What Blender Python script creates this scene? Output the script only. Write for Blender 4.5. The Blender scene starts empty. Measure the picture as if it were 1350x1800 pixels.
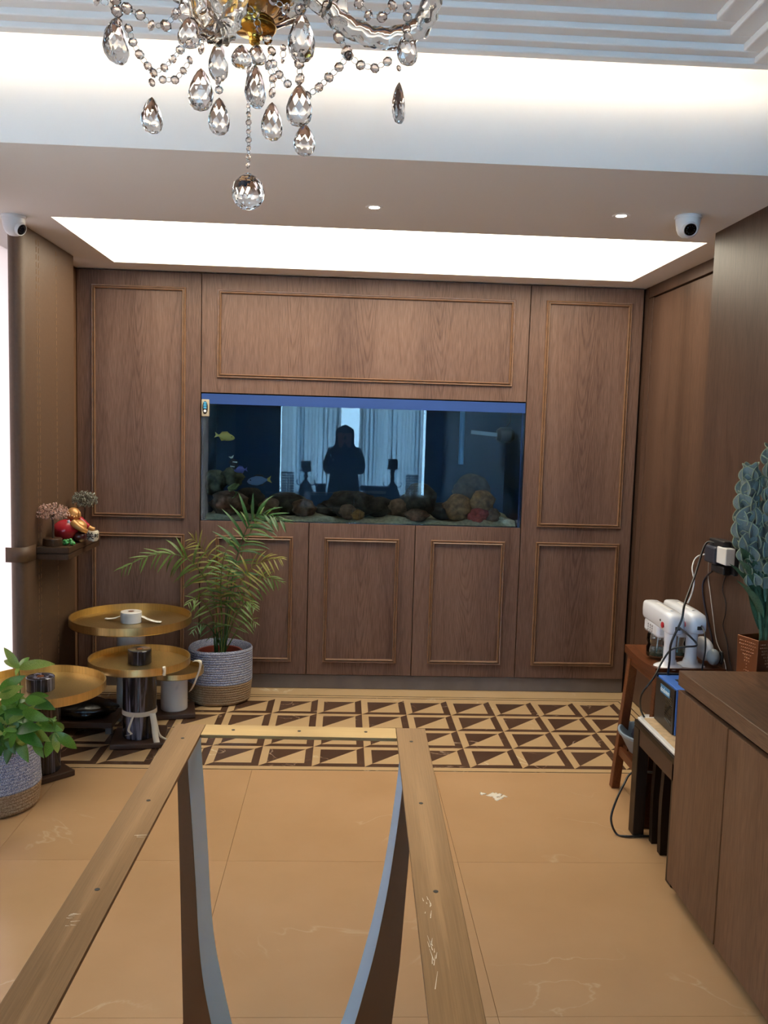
import bpy, math, random
from mathutils import Vector, Matrix
random.seed(7)
C = bpy.context.scene.collection
sc = bpy.context.scene
PI = math.pi
# ------------------------------------------------------------------ camera
F = 1522.4
RT = Vector((0.99859071, -0.04459552, 0.02877205))
UP = Vector((-0.0243358, 0.0970115, 0.9949857))
FW = Vector((0.0471632, 0.9942837, -0.0957895))
EYE = Vector((0, 0, 1.5))
cam = bpy.data.cameras.new('camera'); camo = bpy.data.objects.new('camera', cam); C.objects.link(camo)
camo.matrix_world = Matrix(((RT.x, UP.x, -FW.x, 0), (RT.y, UP.y, -FW.y, 0), (RT.z, UP.z, -FW.z, 1.5), (0, 0, 0, 1)))
cam.sensor_fit = 'VERTICAL'; cam.sensor_height = 36; cam.lens = 36 * F / 1800; cam.clip_start = 0.05
sc.camera = camo
# ------------------------------------------------------------------ sky, exposure
w = bpy.data.worlds.new('sky'); sc.world = w; w.use_nodes = True
bg = w.node_tree.nodes['Background']; bg.inputs[0].default_value = (0.40, 0.70, 1.0, 1); bg.inputs[1].default_value = 18.0
vs = sc.view_settings; vs.view_transform = 'Standard'; vs.look = 'None'; vs.exposure = 0.5; vs.gamma = 1; vs.use_curve_mapping = False
PANEL_L, COVE_L, SPOT_W = 5.2, 27.0, 11.0
cy = sc.cycles
cy.max_bounces = 10; cy.diffuse_bounces = 5; cy.glossy_bounces = 5; cy.transmission_bounces = 9; cy.transparent_max_bounces = 16
cy.caustics_reflective = False; cy.caustics_refractive = False; cy.sample_clamp_indirect = 40; cy.use_denoising = True

# ------------------------------------------------------------------ point helpers (pixel of the 1350x1800 photo -> real point at a depth)
def ray(px, py): return RT * ((px - 675) / F) + UP * ((900 - py) / F) + FW
def at_y(px, py, y): d = ray(px, py); return d * (y / d.y) + EYE
def at_z(px, py, z): d = ray(px, py); return d * ((z - 1.5) / d.z) + EYE
def at_x(px, py, x): d = ray(px, py); return d * (x / d.x) + EYE
# ------------------------------------------------------------------ mesh helper
class MB:
    def __init__(s): s.v = []; s.f = []
    def add(s, vs, fs):
        n = len(s.v); s.v += [tuple(p) for p in vs]; s.f += [tuple(i + n for i in q) for q in fs]; return s
    def box(s, x0, x1, y0, y1, z0, z1, M=None):
        v = [Vector(p) for p in ((x0,y0,z0),(x1,y0,z0),(x1,y1,z0),(x0,y1,z0),(x0,y0,z1),(x1,y0,z1),(x1,y1,z1),(x0,y1,z1))]
        if M: v = [M @ p for p in v]
        return s.add(v, [(0,3,2,1),(4,5,6,7),(0,1,5,4),(1,2,6,5),(2,3,7,6),(3,0,4,7)])
    def hexa(s, v): return s.add(v, [(0,3,2,1),(4,5,6,7),(0,1,5,4),(1,2,6,5),(2,3,7,6),(3,0,4,7)])
    def prism(s, poly, fn0, fn1):
        n = len(poly); v = [fn0(*p) for p in poly] + [fn1(*p) for p in poly]
        return s.add(v, [tuple(range(n))[::-1], tuple(range(n, 2*n))] + [(i, (i+1) % n, n + (i+1) % n, n + i) for i in range(n)])
    def lathe(s, prof, n=32, c=(0,0,0), M=None, sx=1, sy=1, stag=False, rf=None):
        vs = []; fs = []; cv = Vector(c)
        for k, (r, z) in enumerate(prof):
            off = 0.5 * (k % 2) if stag else 0
            for i in range(n):
                a = 2*PI*(i+off)/n; rr = r * (rf(a, k) if rf else 1)
                p = Vector((rr*math.cos(a)*sx, rr*math.sin(a)*sy, z))
                vs.append((M @ p if M else p) + cv)
        m = len(prof)
        for k in range(m-1):
            for i in range(n):
                a, b = k*n+i, k*n+(i+1) % n; c2, d = a+n, b+n
                if stag:
                    if k % 2 == 0: fs += [(a, b, c2), (b, d, c2)]
                    else: fs += [(a, d, c2), (a, b, d)]
                else: fs.append((a, b, d, c2))
        closed = prof[0] == prof[-1]
        if prof[0][0] > 1e-6 and not closed: fs.append(tuple(range(n))[::-1])
        if prof[-1][0] > 1e-6 and not closed: fs.append(tuple(range((m-1)*n, m*n)))
        return s.add(vs, fs)
    def tube(s, pts, r, n=8, sec=None, twist=0, caps=True):
        pts = [Vector(p) for p in pts]; m = len(pts); vs = []; fs = []
        rr = r if hasattr(r, '__len__') else [r]*m
        t0 = (pts[1]-pts[0]).normalized(); u = t0.orthogonal().normalized()
        for k in range(m):
            t = (pts[min(k+1, m-1)] - pts[max(k-1, 0)]).normalized()
            u = (u - t*u.dot(t)); u = u.normalized() if u.length > 1e-6 else t.orthogonal().normalized()
            b = t.cross(u)
            for i in range(n):
                a = 2*PI*i/n; q = (sec(a - twist*k) if sec else 1) * rr[k]
                vs.append(pts[k] + u*(q*math.cos(a)) + b*(q*math.sin(a)))
        for k in range(m-1):
            for i in range(n):
                a, b2 = k*n+i, k*n+(i+1) % n
                fs.append((a, b2, b2+n, a+n))
        if caps: fs += [tuple(range(n))[::-1], tuple(range((m-1)*n, m*n))]
        return s.add(vs, fs)
    def grid(s, fn, nu, nv):
        vs = [fn(i/nu, j/nv) for j in range(nv+1) for i in range(nu+1)]
        return s.add(vs, [(j*(nu+1)+i, j*(nu+1)+i+1, (j+1)*(nu+1)+i+1, (j+1)*(nu+1)+i) for j in range(nv) for i in range(nu)])
    def ball(s, c, rx, ry=None, rz=None, nu=16, nv=10, M=None, nz=0, seed=0):
        ry = rx if ry is None else ry; rz = rx if rz is None else rz; rnd = random.Random(seed)
        prof = [(math.sin(PI*k/nv), -math.cos(PI*k/nv)) for k in range(nv+1)]
        ph = [rnd.uniform(0, 6.28) for _ in range(6)]
        vs = []; fs = []; cv = Vector(c)
        for k, (r, z) in enumerate(prof):
            for i in range(nu):
                a = 2*PI*i/nu; q = 1
                if nz: q = 1 + nz*(math.sin(3*a+ph[0]+2*z) + .7*math.sin(5*a+ph[1]-4*z) + .6*math.sin(4*z*2+ph[2]+a) + .5*math.sin(9*a+ph[3]+7*z)) * min(1, r*1.5)
                p = Vector((r*math.cos(a)*rx*q, r*math.sin(a)*ry*q, z*rz*(1+.3*(q-1)))); vs.append((M @ p if M else p)+cv)
        for k in range(nv):
            for i in range(nu):
                a, b = k*nu+i, k*nu+(i+1) % nu; fs.append((a, b, b+nu, a+nu))
        return s.add(vs, fs)
    def mesh(s, name, mat, smooth=True, ang=35):
        me = bpy.data.meshes.new(name); me.from_pydata(s.v, [], s.f); me.validate(); 
        if mat: me.materials.append(mat)
        if smooth:
            me.polygons.foreach_set('use_smooth', [True]*len(me.polygons)); me.update(); me.set_sharp_from_angle(angle=math.radians(ang))
        me.update(); return me
WL = {}
def obj(name, mb, mat, parent=None, world=True, loc=None, rot=None, smooth=True, ang=35, bevel=0, sub=0, solid=0, kind=None):
    """one mesh object; geometry given in world coordinates is made local to its parent"""
    me = mb.mesh(name, mat, smooth, ang) if isinstance(mb, MB) else mb
    o = bpy.data.objects.new(name, me); C.objects.link(o)
    if parent: o.parent = parent
    if isinstance(mb, MB) and world:
        off = WL.get(parent.name, Vector()) if parent else Vector()
        c = Vector(map(lambda k: (min(p[k] for p in mb.v)+max(p[k] for p in mb.v))/2, (0, 1, 2)))
        me.transform(Matrix.Translation(-c)); o.location = c - off; WL[o.name] = c
    if loc is not None: o.location = loc
    if rot is not None: o.rotation_euler = rot
    if solid:
        m = o.modifiers.new('thick', 'SOLIDIFY'); m.thickness = solid; m.offset = 0
    if bevel:
        m = o.modifiers.new('edge', 'BEVEL'); m.width = bevel; m.segments = 2; m.limit_method = 'ANGLE'; m.angle_limit = .6
    if sub:
        m = o.modifiers.new('smooth', 'SUBSURF'); m.levels = sub; m.render_levels = sub
    if kind: o['kind'] = kind
    return o
def tag(o, label, cat, group=None, kind=None):
    o['label'] = label; o['category'] = cat
    if group: o['group'] = group
    if kind: o['kind'] = kind
    return o
def thing(name, label, cat, loc=(0,0,0), rotz=0, group=None):
    o = bpy.data.objects.new(name, None); C.objects.link(o); o.location = loc; o.rotation_euler = (0, 0, rotz)
    o.empty_display_size = .05; WL[o.name] = Vector(loc); return tag(o, label, cat, group)
def struct(o, label=None):
    o['kind'] = 'structure'
    if label: o['label'] = label
    return o
def spline(pts, n=40):
    P = [Vector(p) for p in pts]; out = []; m = len(P)-1
    for i in range(n+1):
        t = i/n*m; k = min(int(t), m-1); f = t-k
        p0, p1, p2, p3 = P[max(k-1, 0)], P[k], P[k+1], P[min(k+2, m)]
        out.append(.5*((2*p1)+(p2-p0)*f+(2*p0-5*p1+4*p2-p3)*f*f+(3*p1-p0-3*p2+p3)*f**3))
    return out
# ------------------------------------------------------------------ materials
def newmat(name):
    m = bpy.data.materials.new(name); m.use_nodes = True; nt = m.node_tree
    return m, nt, nt.nodes['Principled BSDF'], nt.nodes['Material Output']
def nd(nt, t, **kw):
    n = nt.nodes.new(t)
    for k, v in kw.items():
        if k.startswith('i_'):
            key = k[2:]; n.inputs[int(key) if key.isdigit() else key.replace('_', ' ')].default_value = v
        else: setattr(n, k, v)
    return n
def ramp(nt, stops, interp='LINEAR'):
    n = nt.nodes.new('ShaderNodeValToRGB'); n.color_ramp.interpolation = interp; e = n.color_ramp.elements
    while len(e) < len(stops): e.new(.5)
    for q, (p, c) in zip(e, stops): q.position = p; q.color = (*c, 1) if len(c) == 3 else c
    return n
def coords(nt, scale, rnd=20.0):
    tc = nd(nt, 'ShaderNodeTexCoord'); oi = nd(nt, 'ShaderNodeObjectInfo')
    ml = nd(nt, 'ShaderNodeMath', operation='MULTIPLY', i_1=rnd); nt.links.new(oi.outputs['Random'], ml.inputs[0])
    ad = nd(nt, 'ShaderNodeVectorMath', operation='ADD'); nt.links.new(tc.outputs['Object'], ad.inputs[0]); nt.links.new(ml.outputs[0], ad.inputs[1])
    mp = nd(nt, 'ShaderNodeMapping'); mp.inputs['Scale'].default_value = scale; nt.links.new(ad.outputs[0], mp.inputs[0])
    return mp, ad
def plain(name, col, rough=.5, metal=0, spec=.5, bump=0, bscale=200, var=0, vscale=8, coat=0):
    m, nt, p, o = newmat(name)
    p.inputs['Base Color'].default_value = (*col, 1); p.inputs['Roughness'].default_value = rough; p.inputs['Metallic'].default_value = metal
    p.inputs['Specular IOR Level'].default_value = spec; p.inputs['Coat Weight'].default_value = coat
    mp, _ = coords(nt, (1, 1, 1))
    if var:
        n = nd(nt, 'ShaderNodeTexNoise', i_Scale=vscale, i_Detail=4.0); nt.links.new(mp.outputs[0], n.inputs['Vector'])
        r = ramp(nt, [(.3, [max(0, c*(1-var)) for c in col]), (.7, [min(1, c*(1+var)) for c in col])]); nt.links.new(n.outputs['Fac'], r.inputs[0]); nt.links.new(r.outputs[0], p.inputs['Base Color'])
    if bump:
        n = nd(nt, 'ShaderNodeTexNoise', i_Scale=bscale, i_Detail=2.0); nt.links.new(mp.outputs[0], n.inputs['Vector'])
        b = nd(nt, 'ShaderNodeBump', i_Strength=bump, i_Distance=.002); nt.links.new(n.outputs['Fac'], b.inputs['Height']); nt.links.new(b.outputs[0], p.inputs['Normal'])
    return m
def wood(name, dark, mid, light, axis='z', rough=.42, ring=1.0, band=0.0, across=None, arch=.10, half=.20):
    m, nt, p, o = newmat(name); L = nt.links.new
    S = {'z': (1, 1, .05), 'y': (1, .05, 1), 'x': (.05, 1, 1)}[axis]; SR = tuple(.085 if q_ < 1 else 1 for q_ in S)
    mp, ad = coords(nt, S); mr = nd(nt, 'ShaderNodeMapping'); mr.inputs['Scale'].default_value = SR; L(ad.outputs[0], mr.inputs[0])
    n1 = nd(nt, 'ShaderNodeTexNoise', i_Scale=4.2*ring, i_Detail=1.0, i_Roughness=.4); L(mr.outputs[0], n1.inputs['Vector'])
    m1 = nd(nt, 'ShaderNodeMath', operation='MULTIPLY', i_1=80.0); L(n1.outputs['Fac'], m1.inputs[0])
    sn = nd(nt, 'ShaderNodeMath', operation='SINE'); L(m1.outputs[0], sn.inputs[0])
    mxx = nd(nt, 'ShaderNodeMath', operation='MAXIMUM', i_1=0.0); L(sn.outputs[0], mxx.inputs[0])
    pw = nd(nt, 'ShaderNodeMath', operation='POWER', i_1=5.0); L(mxx.outputs[0], pw.inputs[0])
    n2 = nd(nt, 'ShaderNodeTexNoise', i_Scale=300.0, i_Detail=2.0); L(mp.outputs[0], n2.inputs['Vector'])
    n3 = nd(nt, 'ShaderNodeTexNoise', i_Scale=4.0, i_Detail=1.0); L(mp.outputs[0], n3.inputs['Vector'])
    a = nd(nt, 'ShaderNodeMath', operation='MULTIPLY', i_1=-.07); L(pw.outputs[0], a.inputs[0])
    b = nd(nt, 'ShaderNodeMath', operation='MULTIPLY_ADD', i_1=.52); L(n2.outputs['Fac'], b.inputs[0]); L(a.outputs[0], b.inputs[2])
    c = nd(nt, 'ShaderNodeMath', operation='MULTIPLY_ADD', i_1=.48+band); L(n3.outputs['Fac'], c.inputs[0]); L(b.outputs[0], c.inputs[2])
    if across:      # flat-sawn veneer: nested cathedral arches along the grain
        tc = nd(nt, 'ShaderNodeTexCoord'); sx = nd(nt, 'ShaderNodeSeparateXYZ'); L(tc.outputs['Object'], sx.inputs[0]); oi = nd(nt, 'ShaderNodeObjectInfo')
        nn = nd(nt, 'ShaderNodeTexNoise', i_Scale=3.0, i_Detail=1.0); mpn = nd(nt, 'ShaderNodeMapping'); mpn.inputs['Scale'].default_value = tuple(.35 if q_ < 1 else 1.6 for q_ in S); L(ad.outputs[0], mpn.inputs[0]); L(mpn.outputs[0], nn.inputs['Vector'])
        x1 = nd(nt, 'ShaderNodeMath', operation='MULTIPLY_ADD', i_1=.10); L(nn.outputs['Fac'], x1.inputs[0]); L(sx.outputs[across], x1.inputs[2])
        x1b = nd(nt, 'ShaderNodeMath', operation='SUBTRACT', i_1=.05); L(x1.outputs[0], x1b.inputs[0])
        pp = nd(nt, 'ShaderNodeMath', operation='PINGPONG', i_1=half); L(x1b.outputs[0], pp.inputs[0])
        x2 = nd(nt, 'ShaderNodeMath', operation='POWER', i_1=1.7); L(pp.outputs[0], x2.inputs[0])
        f1 = nd(nt, 'ShaderNodeMath', operation='MULTIPLY_ADD', i_1=-62.0); L(x2.outputs[0], f1.inputs[0])
        al = nd(nt, 'ShaderNodeMath', operation='MULTIPLY_ADD', i_1=7.3); L(oi.outputs['Random'], al.inputs[0]); L(sx.outputs[axis.upper()], al.inputs[2]); L(al.outputs[0], f1.inputs[2])
        f2 = nd(nt, 'ShaderNodeMath', operation='MULTIPLY_ADD', i_1=.5); L(nn.outputs['Fac'], f2.inputs[0]); L(f1.outputs[0], f2.inputs[2])
        f3 = nd(nt, 'ShaderNodeMath', operation='MULTIPLY', i_1=52.0); L(f2.outputs[0], f3.inputs[0])
        sn2 = nd(nt, 'ShaderNodeMath', operation='SINE'); L(f3.outputs[0], sn2.inputs[0])
        mp2 = nd(nt, 'ShaderNodeMapRange', i_1=.25, i_2=1.0, i_3=0.0, i_4=1.0); L(sn2.outputs[0], mp2.inputs[0])
        fd = nd(nt, 'ShaderNodeMapRange', i_1=.03, i_2=half*.8, i_3=1.0, i_4=.15); L(pp.outputs[0], fd.inputs[0])
        am = nd(nt, 'ShaderNodeMath', operation='MULTIPLY'); L(mp2.outputs[0], am.inputs[0]); L(fd.outputs[0], am.inputs[1])
        am2 = nd(nt, 'ShaderNodeMath', operation='MULTIPLY_ADD', i_1=-arch); L(am.outputs[0], am2.inputs[0]); L(c.outputs[0], am2.inputs[2]); c = am2
    r = ramp(nt, [(.30, dark), (.50, mid), (.72, light)]); L(c.outputs[0], r.inputs[0]); L(r.outputs[0], p.inputs['Base Color'])
    p.inputs['Roughness'].default_value = rough; p.inputs['Specular IOR Level'].default_value = .22
    bp = nd(nt, 'ShaderNodeBump', i_Strength=.12, i_Distance=.001); L(n2.outputs['Fac'], bp.inputs['Height']); L(bp.outputs[0], p.inputs['Normal'])
    return m
def marble(name, base, base2, vein, vscale=2.0, width=.02, rough=.2, scale=(1, 1, 1), amount=1.0, spec=.5):
    m, nt, p, o = newmat(name); L = nt.links.new
    mp, ad = coords(nt, scale)
    n0 = nd(nt, 'ShaderNodeTexNoise', i_Scale=3.0, i_Detail=5.0); L(mp.outputs[0], n0.inputs['Vector'])
    r0 = ramp(nt, [(.3, base), (.7, base2)]); L(n0.outputs['Fac'], r0.inputs[0])
    n1 = nd(nt, 'ShaderNodeTexNoise', i_Scale=vscale, i_Detail=6.0, i_Distortion=.6); L(mp.outputs[0], n1.inputs['Vector'])
    s = nd(nt, 'ShaderNodeMath', operation='SUBTRACT', i_1=.5); L(n1.outputs['Fac'], s.inputs[0])
    ab = nd(nt, 'ShaderNodeMath', operation='ABSOLUTE'); L(s.outputs[0], ab.inputs[0])
    r1 = ramp(nt, [(0, (1, 1, 1)), (width, (0, 0, 0))]); L(ab.outputs[0], r1.inputs[0])
    n2 = nd(nt, 'ShaderNodeTexNoise', i_Scale=vscale*(.5 if 'black' in name else 1.7), i_Detail=1.0); L((mp if 'black' in name else ad).outputs[0], n2.inputs['Vector'])
    r2 = ramp(nt, [(.38, (0, 0, 0)), (.60, (1, 1, 1))] if 'black' in name else [(.55, (0, 0, 0)), (.70, (amount,)*3)]); L(n2.outputs['Fac'], r2.inputs[0])
    mu = nd(nt, 'ShaderNodeMath', operation='MULTIPLY'); L(r1.outputs[0], mu.inputs[0]); L(r2.outputs[0], mu.inputs[1])
    mx = nd(nt, 'ShaderNodeMix', data_type='RGBA'); L(mu.outputs[0], mx.inputs['Factor']); L(r0.outputs[0], mx.inputs[6]); mx.inputs[7].default_value = (*vein, 1)
    L(mx.outputs[2], p.inputs['Base Color']); p.inputs['Roughness'].default_value = rough; p.inputs['Specular IOR Level'].default_value = spec
    return m
def emit(name, col, s):
    m, nt, p, o = newmat(name); e = nd(nt, 'ShaderNodeEmission', i_0=(*col, 1), i_1=s); nt.links.new(e.outputs[0], o.inputs[0]); return m
def glassmat(name, col=(1, 1, 1), rough=0, ior=1.5):
    m, nt, p, o = newmat(name); g = nd(nt, 'ShaderNodeBsdfGlass', i_0=(*col, 1), i_1=rough, i_2=ior); nt.links.new(g.outputs[0], o.inputs[0]); return m
def thinglass(name, tint, ior=1.5):
    m, nt, p, o = newmat(name); L = nt.links.new
    t = nd(nt, 'ShaderNodeBsdfTransparent', i_0=(*tint, 1)); g = nd(nt, 'ShaderNodeBsdfGlossy', i_1=0.0); g.inputs[0].default_value = (1, 1, 1, 1)
    fr = nd(nt, 'ShaderNodeFresnel', i_0=ior); mx = nd(nt, 'ShaderNodeMixShader'); L(fr.outputs[0], mx.inputs[0]); L(t.outputs[0], mx.inputs[1]); L(g.outputs[0], mx.inputs[2]); L(mx.outputs[0], o.inputs[0]); return m
def tintmat(name, tint):
    m, nt, p, o = newmat(name); t = nd(nt, 'ShaderNodeBsdfTransparent', i_0=(*tint, 1)); nt.links.new(t.outputs[0], o.inputs[0]); return m
def sheer(name, col, tr, alpha):
    m, nt, p, o = newmat(name); L = nt.links.new
    t = nd(nt, 'ShaderNodeBsdfTransparent'); a = nd(nt, 'ShaderNodeBsdfTranslucent', i_0=(*[c*tr for c in col], 1)); d = nd(nt, 'ShaderNodeBsdfDiffuse', i_0=(*[c*.5 for c in col], 1))
    m1 = nd(nt, 'ShaderNodeMixShader', i_0=.15); L(a.outputs[0], m1.inputs[1]); L(d.outputs[0], m1.inputs[2])
    m2 = nd(nt, 'ShaderNodeMixShader', i_0=alpha); L(m1.outputs[0], m2.inputs[1]); L(t.outputs[0], m2.inputs[2]); L(m2.outputs[0], o.inputs[0]); return m
def brushed(name, col, rough=.32, axis=(200, 4, 200), aniso=.4):
    m, nt, p, o = newmat(name); L = nt.links.new
    mp, _ = coords(nt, axis); n = nd(nt, 'ShaderNodeTexNoise', i_Scale=3.0, i_Detail=3.0); L(mp.outputs[0], n.inputs['Vector'])
    r = ramp(nt, [(.3, [c*.88 for c in col]), (.7, [min(1, c*1.08) for c in col])]); L(n.outputs['Fac'], r.inputs[0]); L(r.outputs[0], p.inputs['Base Color'])
    p.inputs['Metallic'].default_value = 1; p.inputs['Roughness'].default_value = rough; p.inputs['Anisotropic'].default_value = aniso; return m
def leaf(name, col, col2, trans=.25, rough=.4):
    m, nt, p, o = newmat(name); L = nt.links.new
    mp, _ = coords(nt, (1, 1, 1)); n = nd(nt, 'ShaderNodeTexNoise', i_Scale=40.0, i_Detail=3.0); L(mp.outputs[0], n.inputs['Vector'])
    r = ramp(nt, [(.35, col), (.65, col2)]); L(n.outputs['Fac'], r.inputs[0]); L(r.outputs[0], p.inputs['Base Color']); p.inputs['Roughness'].default_value = rough
    t = nd(nt, 'ShaderNodeBsdfTranslucent'); L(r.outputs[0], t.inputs[0]); mx = nd(nt, 'ShaderNodeMixShader', i_0=trans); L(p.outputs[0], mx.inputs[1]); L(t.outputs[0], mx.inputs[2]); L(mx.outputs[0], o.inputs[0]); return m
def speckle(name, a, b, scale=260, rough=.9):
    m, nt, p, o = newmat(name); L = nt.links.new
    mp, _ = coords(nt, (1, 1, 1.6)); n = nd(nt, 'ShaderNodeTexNoise', i_Scale=float(scale), i_Detail=1.0); L(mp.outputs[0], n.inputs['Vector'])
    r = ramp(nt, [(.42, a), (.58, b)]); L(n.outputs['Fac'], r.inputs[0]); L(r.outputs[0], p.inputs['Base Color']); p.inputs['Roughness'].default_value = rough; p.inputs['Specular IOR Level'].default_value = .1
    b2 = nd(nt, 'ShaderNodeBump', i_Strength=.6, i_Distance=.003); L(n.outputs['Fac'], b2.inputs['Height']); L(b2.outputs[0], p.inputs['Normal']); return m

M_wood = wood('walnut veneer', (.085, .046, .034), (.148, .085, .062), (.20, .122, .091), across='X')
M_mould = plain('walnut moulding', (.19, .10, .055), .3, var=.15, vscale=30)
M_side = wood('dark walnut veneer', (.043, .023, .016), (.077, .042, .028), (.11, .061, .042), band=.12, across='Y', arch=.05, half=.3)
M_board = wood('sideboard veneer', (.105, .056, .032), (.165, .09, .053), (.23, .13, .08), across='Y', arch=.06)
M_boardtop = wood('sideboard top veneer', (.10, .055, .033), (.165, .095, .057), (.23, .135, .08), axis='y', rough=.35, across='X', arch=.06)
M_redwood = wood('red-brown stool wood', (.07, .022, .008), (.13, .042, .016), (.20, .07, .026), axis='y', rough=.3)
M_blackwood = wood('black-brown stained wood', (.010, .006, .004), (.017, .010, .007), (.028, .016, .011), rough=.35)
M_shelf = wood('dark shelf wood', (.035, .018, .010), (.06, .032, .018), (.095, .052, .03), axis='y', rough=.35)
M_shadow = plain('dark cabinet gap', (.02, .013, .010), .8)
M_plinth = plain('grey-brown plinth laminate', (.135, .112, .102), .5, var=.15)
M_white = plain('white ceiling paint', (.87, .855, .835), .8, spec=.2)
M_wallw = plain('white wall paint', (.78, .75, .71), .8, spec=.2)
M_dark = plain('dark brown wall covering', (.05, .035, .03), .7)
M_leather = plain('brown leather', (.10, .056, .032), .5, bump=.25, bscale=350, var=.08, vscale=60)
M_stitch = plain('tan stitching', (.25, .15, .085), .8)
M_slab = marble('beige marble slab', (.45, .268, .135), (.50, .305, .16), (.62, .48, .31), 1.6, .005, .2, amount=.5)
M_beige = marble('beige marble inlay', (.50, .34, .18), (.55, .38, .21), (.7, .58, .4), 2.5, .01, .25)
M_brownm = marble('brown marble inlay', (.066, .034, .021), (.098, .053, .033), (.45, .33, .24), 5.0, .012, .22)
M_joint = plain('brown floor joint', (.22, .14, .08), .8)
M_brass = brushed('champagne brass', (.275, .172, .088), .5, (200, 3, 200))
M_steel = plain('daylight-blue steel', (.30, .58, .92), .36, .3)  # blue of window daylight on the metal is put into its colour
M_bronze = plain('bronze brown metal', (.16, .085, .045), .38, .55)
M_screw = plain('screw hole black', (.02, .015, .01), .6)
M_tray = brushed('gold tray metal', (.74, .55, .25), .34, (60, 60, 3), .2)
M_bmarble = marble('black marble', (.008, .008, .012), (.02, .02, .03), (.27, .27, .36), 34.0, .06, .16, (1, 1, .03), 1.0)
M_wmarble = marble('white marble', (.70, .67, .63), (.78, .75, .71), (.42, .41, .41), 5.0, .02, .25, (1, 1, .6))
M_basebrown = plain('brown base board', (.055, .027, .016), .5, var=.15)
M_tape = plain('cream tape', (.74, .68, .55), .7)
M_paper = plain('white paper', (.75, .73, .68), .8)
M_plastic = plain('black plastic wrap', (.006, .006, .007), .22, bump=.9, bscale=25)
M_crystal = glassmat('cut crystal', (.96, .945, .935), 0, 1.52); M_bead = glassmat('facet-darkened crystal', (.88, .83, .80), 0, 1.55)  # bead tint stands in for dark reflections in the facets
M_ropeglass = glassmat('rope glass', (.97, .96, .94), .03, 1.45)
M_gold = plain('polished gold', (.72, .42, .08), .18, 1)
M_wire = plain('chrome wire', (.6, .58, .55), .25, 1)
M_camw = plain('white camera plastic', (.72, .72, .72), .35)
M_blackp = plain('black plastic', (.012, .012, .014), .35)
M_lensb = plain('black lens glass', (.004, .004, .006), .08)
M_whitep = plain('glossy white plastic', (.74, .76, .82), .25, coat=.3)
M_red = plain('red button plastic', (.45, .02, .03), .3)
M_bluep = plain('blue painted steel', (.05, .17, .62), .35)
M_label = plain('pale blue label', (.30, .55, .78), .5)
M_navy = plain('navy fabric', (.012, .016, .045), .7)
M_greyblue = plain('grey-blue plastic', (.20, .27, .36), .35)
M_clear = thinglass('clear plastic', (.88, .93, .94), 1.45)
M_liquid = thinglass('pale blue liquid', (.50, .74, .80), 1.4)
M_copper = plain('copper metal', (.36, .155, .08), .3, .9)
M_petal = leaf('dusty blue-green petal', (.14, .185, .185), (.225, .28, .275), .1, .75)
M_petalrim = leaf('pale green petal rim', (.29, .35, .23), (.38, .43, .31), .1, .7)
M_stem = leaf('dark green stem', (.03, .085, .05), (.06, .14, .08), .1, .55)
M_palm = leaf('palm leaf green', (.08, .16, .03), (.16, .25, .06), .3)
M_palmy = leaf('palm leaf yellow-green', (.22, .23, .045), (.32, .29, .07), .3)
M_palmd = leaf('palm leaf dark green', (.025, .095, .028), (.05, .14, .045), .25)
M_leafg = leaf('bright leaf green', (.07, .19, .02), (.14, .30, .05), .3, .3)
M_leafl = leaf('lime leaf green', (.20, .32, .05), (.33, .42, .10), .35, .35)
M_leafd = leaf('deep leaf green', (.02, .10, .012), (.045, .16, .025), .25, .3)
M_soil = plain('dark soil', (.03, .018, .01), 1, bump=1, bscale=90)
M_pot = plain('red-brown plastic pot', (.19, .035, .02), .45)
M_blueweave = speckle('blue and white woven rope', (.11, .14, .27), (.52, .53, .60))
M_tanweave = speckle('tan jute rope', (.25, .165, .095), (.40, .29, .185), 180)
M_tankglass = thinglass('aquarium glass', (.93, .97, .98), 1.34)
M_water = tintmat('aquarium water', (.84, .93, .97))
M_tankblue = plain('dark blue tank backing', (.002, .018, .058), .6)
M_hood = plain('glow-blue tank trim', (.010, .05, .22), .6)
M_sand = plain('coral sand', (.78, .63, .38), .95, bump=1, bscale=300, var=.25, vscale=60)
def rockmat(n, c): return plain(n, c, .9, bump=1, bscale=60, var=.6, vscale=28)
M_rockd = rockmat('dark rock', (.05, .034, .022)); M_rockb = rockmat('brown rock', (.20, .105, .06)); M_rocko = rockmat('orange-brown rock', (.30, .14, .045)); M_rockr = rockmat('red coral rock', (.48, .08, .05))
M_coralg = rockmat('green coral', (.20, .25, .09)); M_corald = rockmat('olive coral', (.075, .075, .035))
M_frost, _nt, _p, _o = newmat('frosted cream glass'); _t = nd(_nt, 'ShaderNodeBsdfTranslucent', i_0=(.36, .25, .21, 1)); _nt.links.new(_t.outputs[0], _o.inputs[0])
M_panel = emit('luminous ceiling membrane', (1.0, .90, .70), PANEL_L)
M_led = emit('warm led strip', (1.0, .84, .64), COVE_L)
M_lamp = emit('downlight lens', (1.0, .93, .82), 30)
M_sheer = sheer('sheer curtain', (.80, .93, 1.0), 1.0, .17)
M_sheer2 = sheer('daylight-tinting sheer', (1.0, .58, .42), .70, .0)  # tint and density set to dim and warm the added window's daylight
M_winglass = thinglass('window glass', (.95, .97, .97))
M_frame = plain('brown window frame', (.05, .035, .028), .4)
M_cloth = plain('black robe cloth', (.012, .012, .015), .9)
M_skin = plain('skin', (.45, .27, .19), .5)
M_wax = plain('brown candle wax', (.09, .05, .035), .6)

# ================================================================== STRUCTURE
D = 4.869; ZC = 2.322
XL, XG1, XG2, XR = -1.478, -.801, 1.015, 1.666
LW = -1.62          # plane of the left wall
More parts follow.
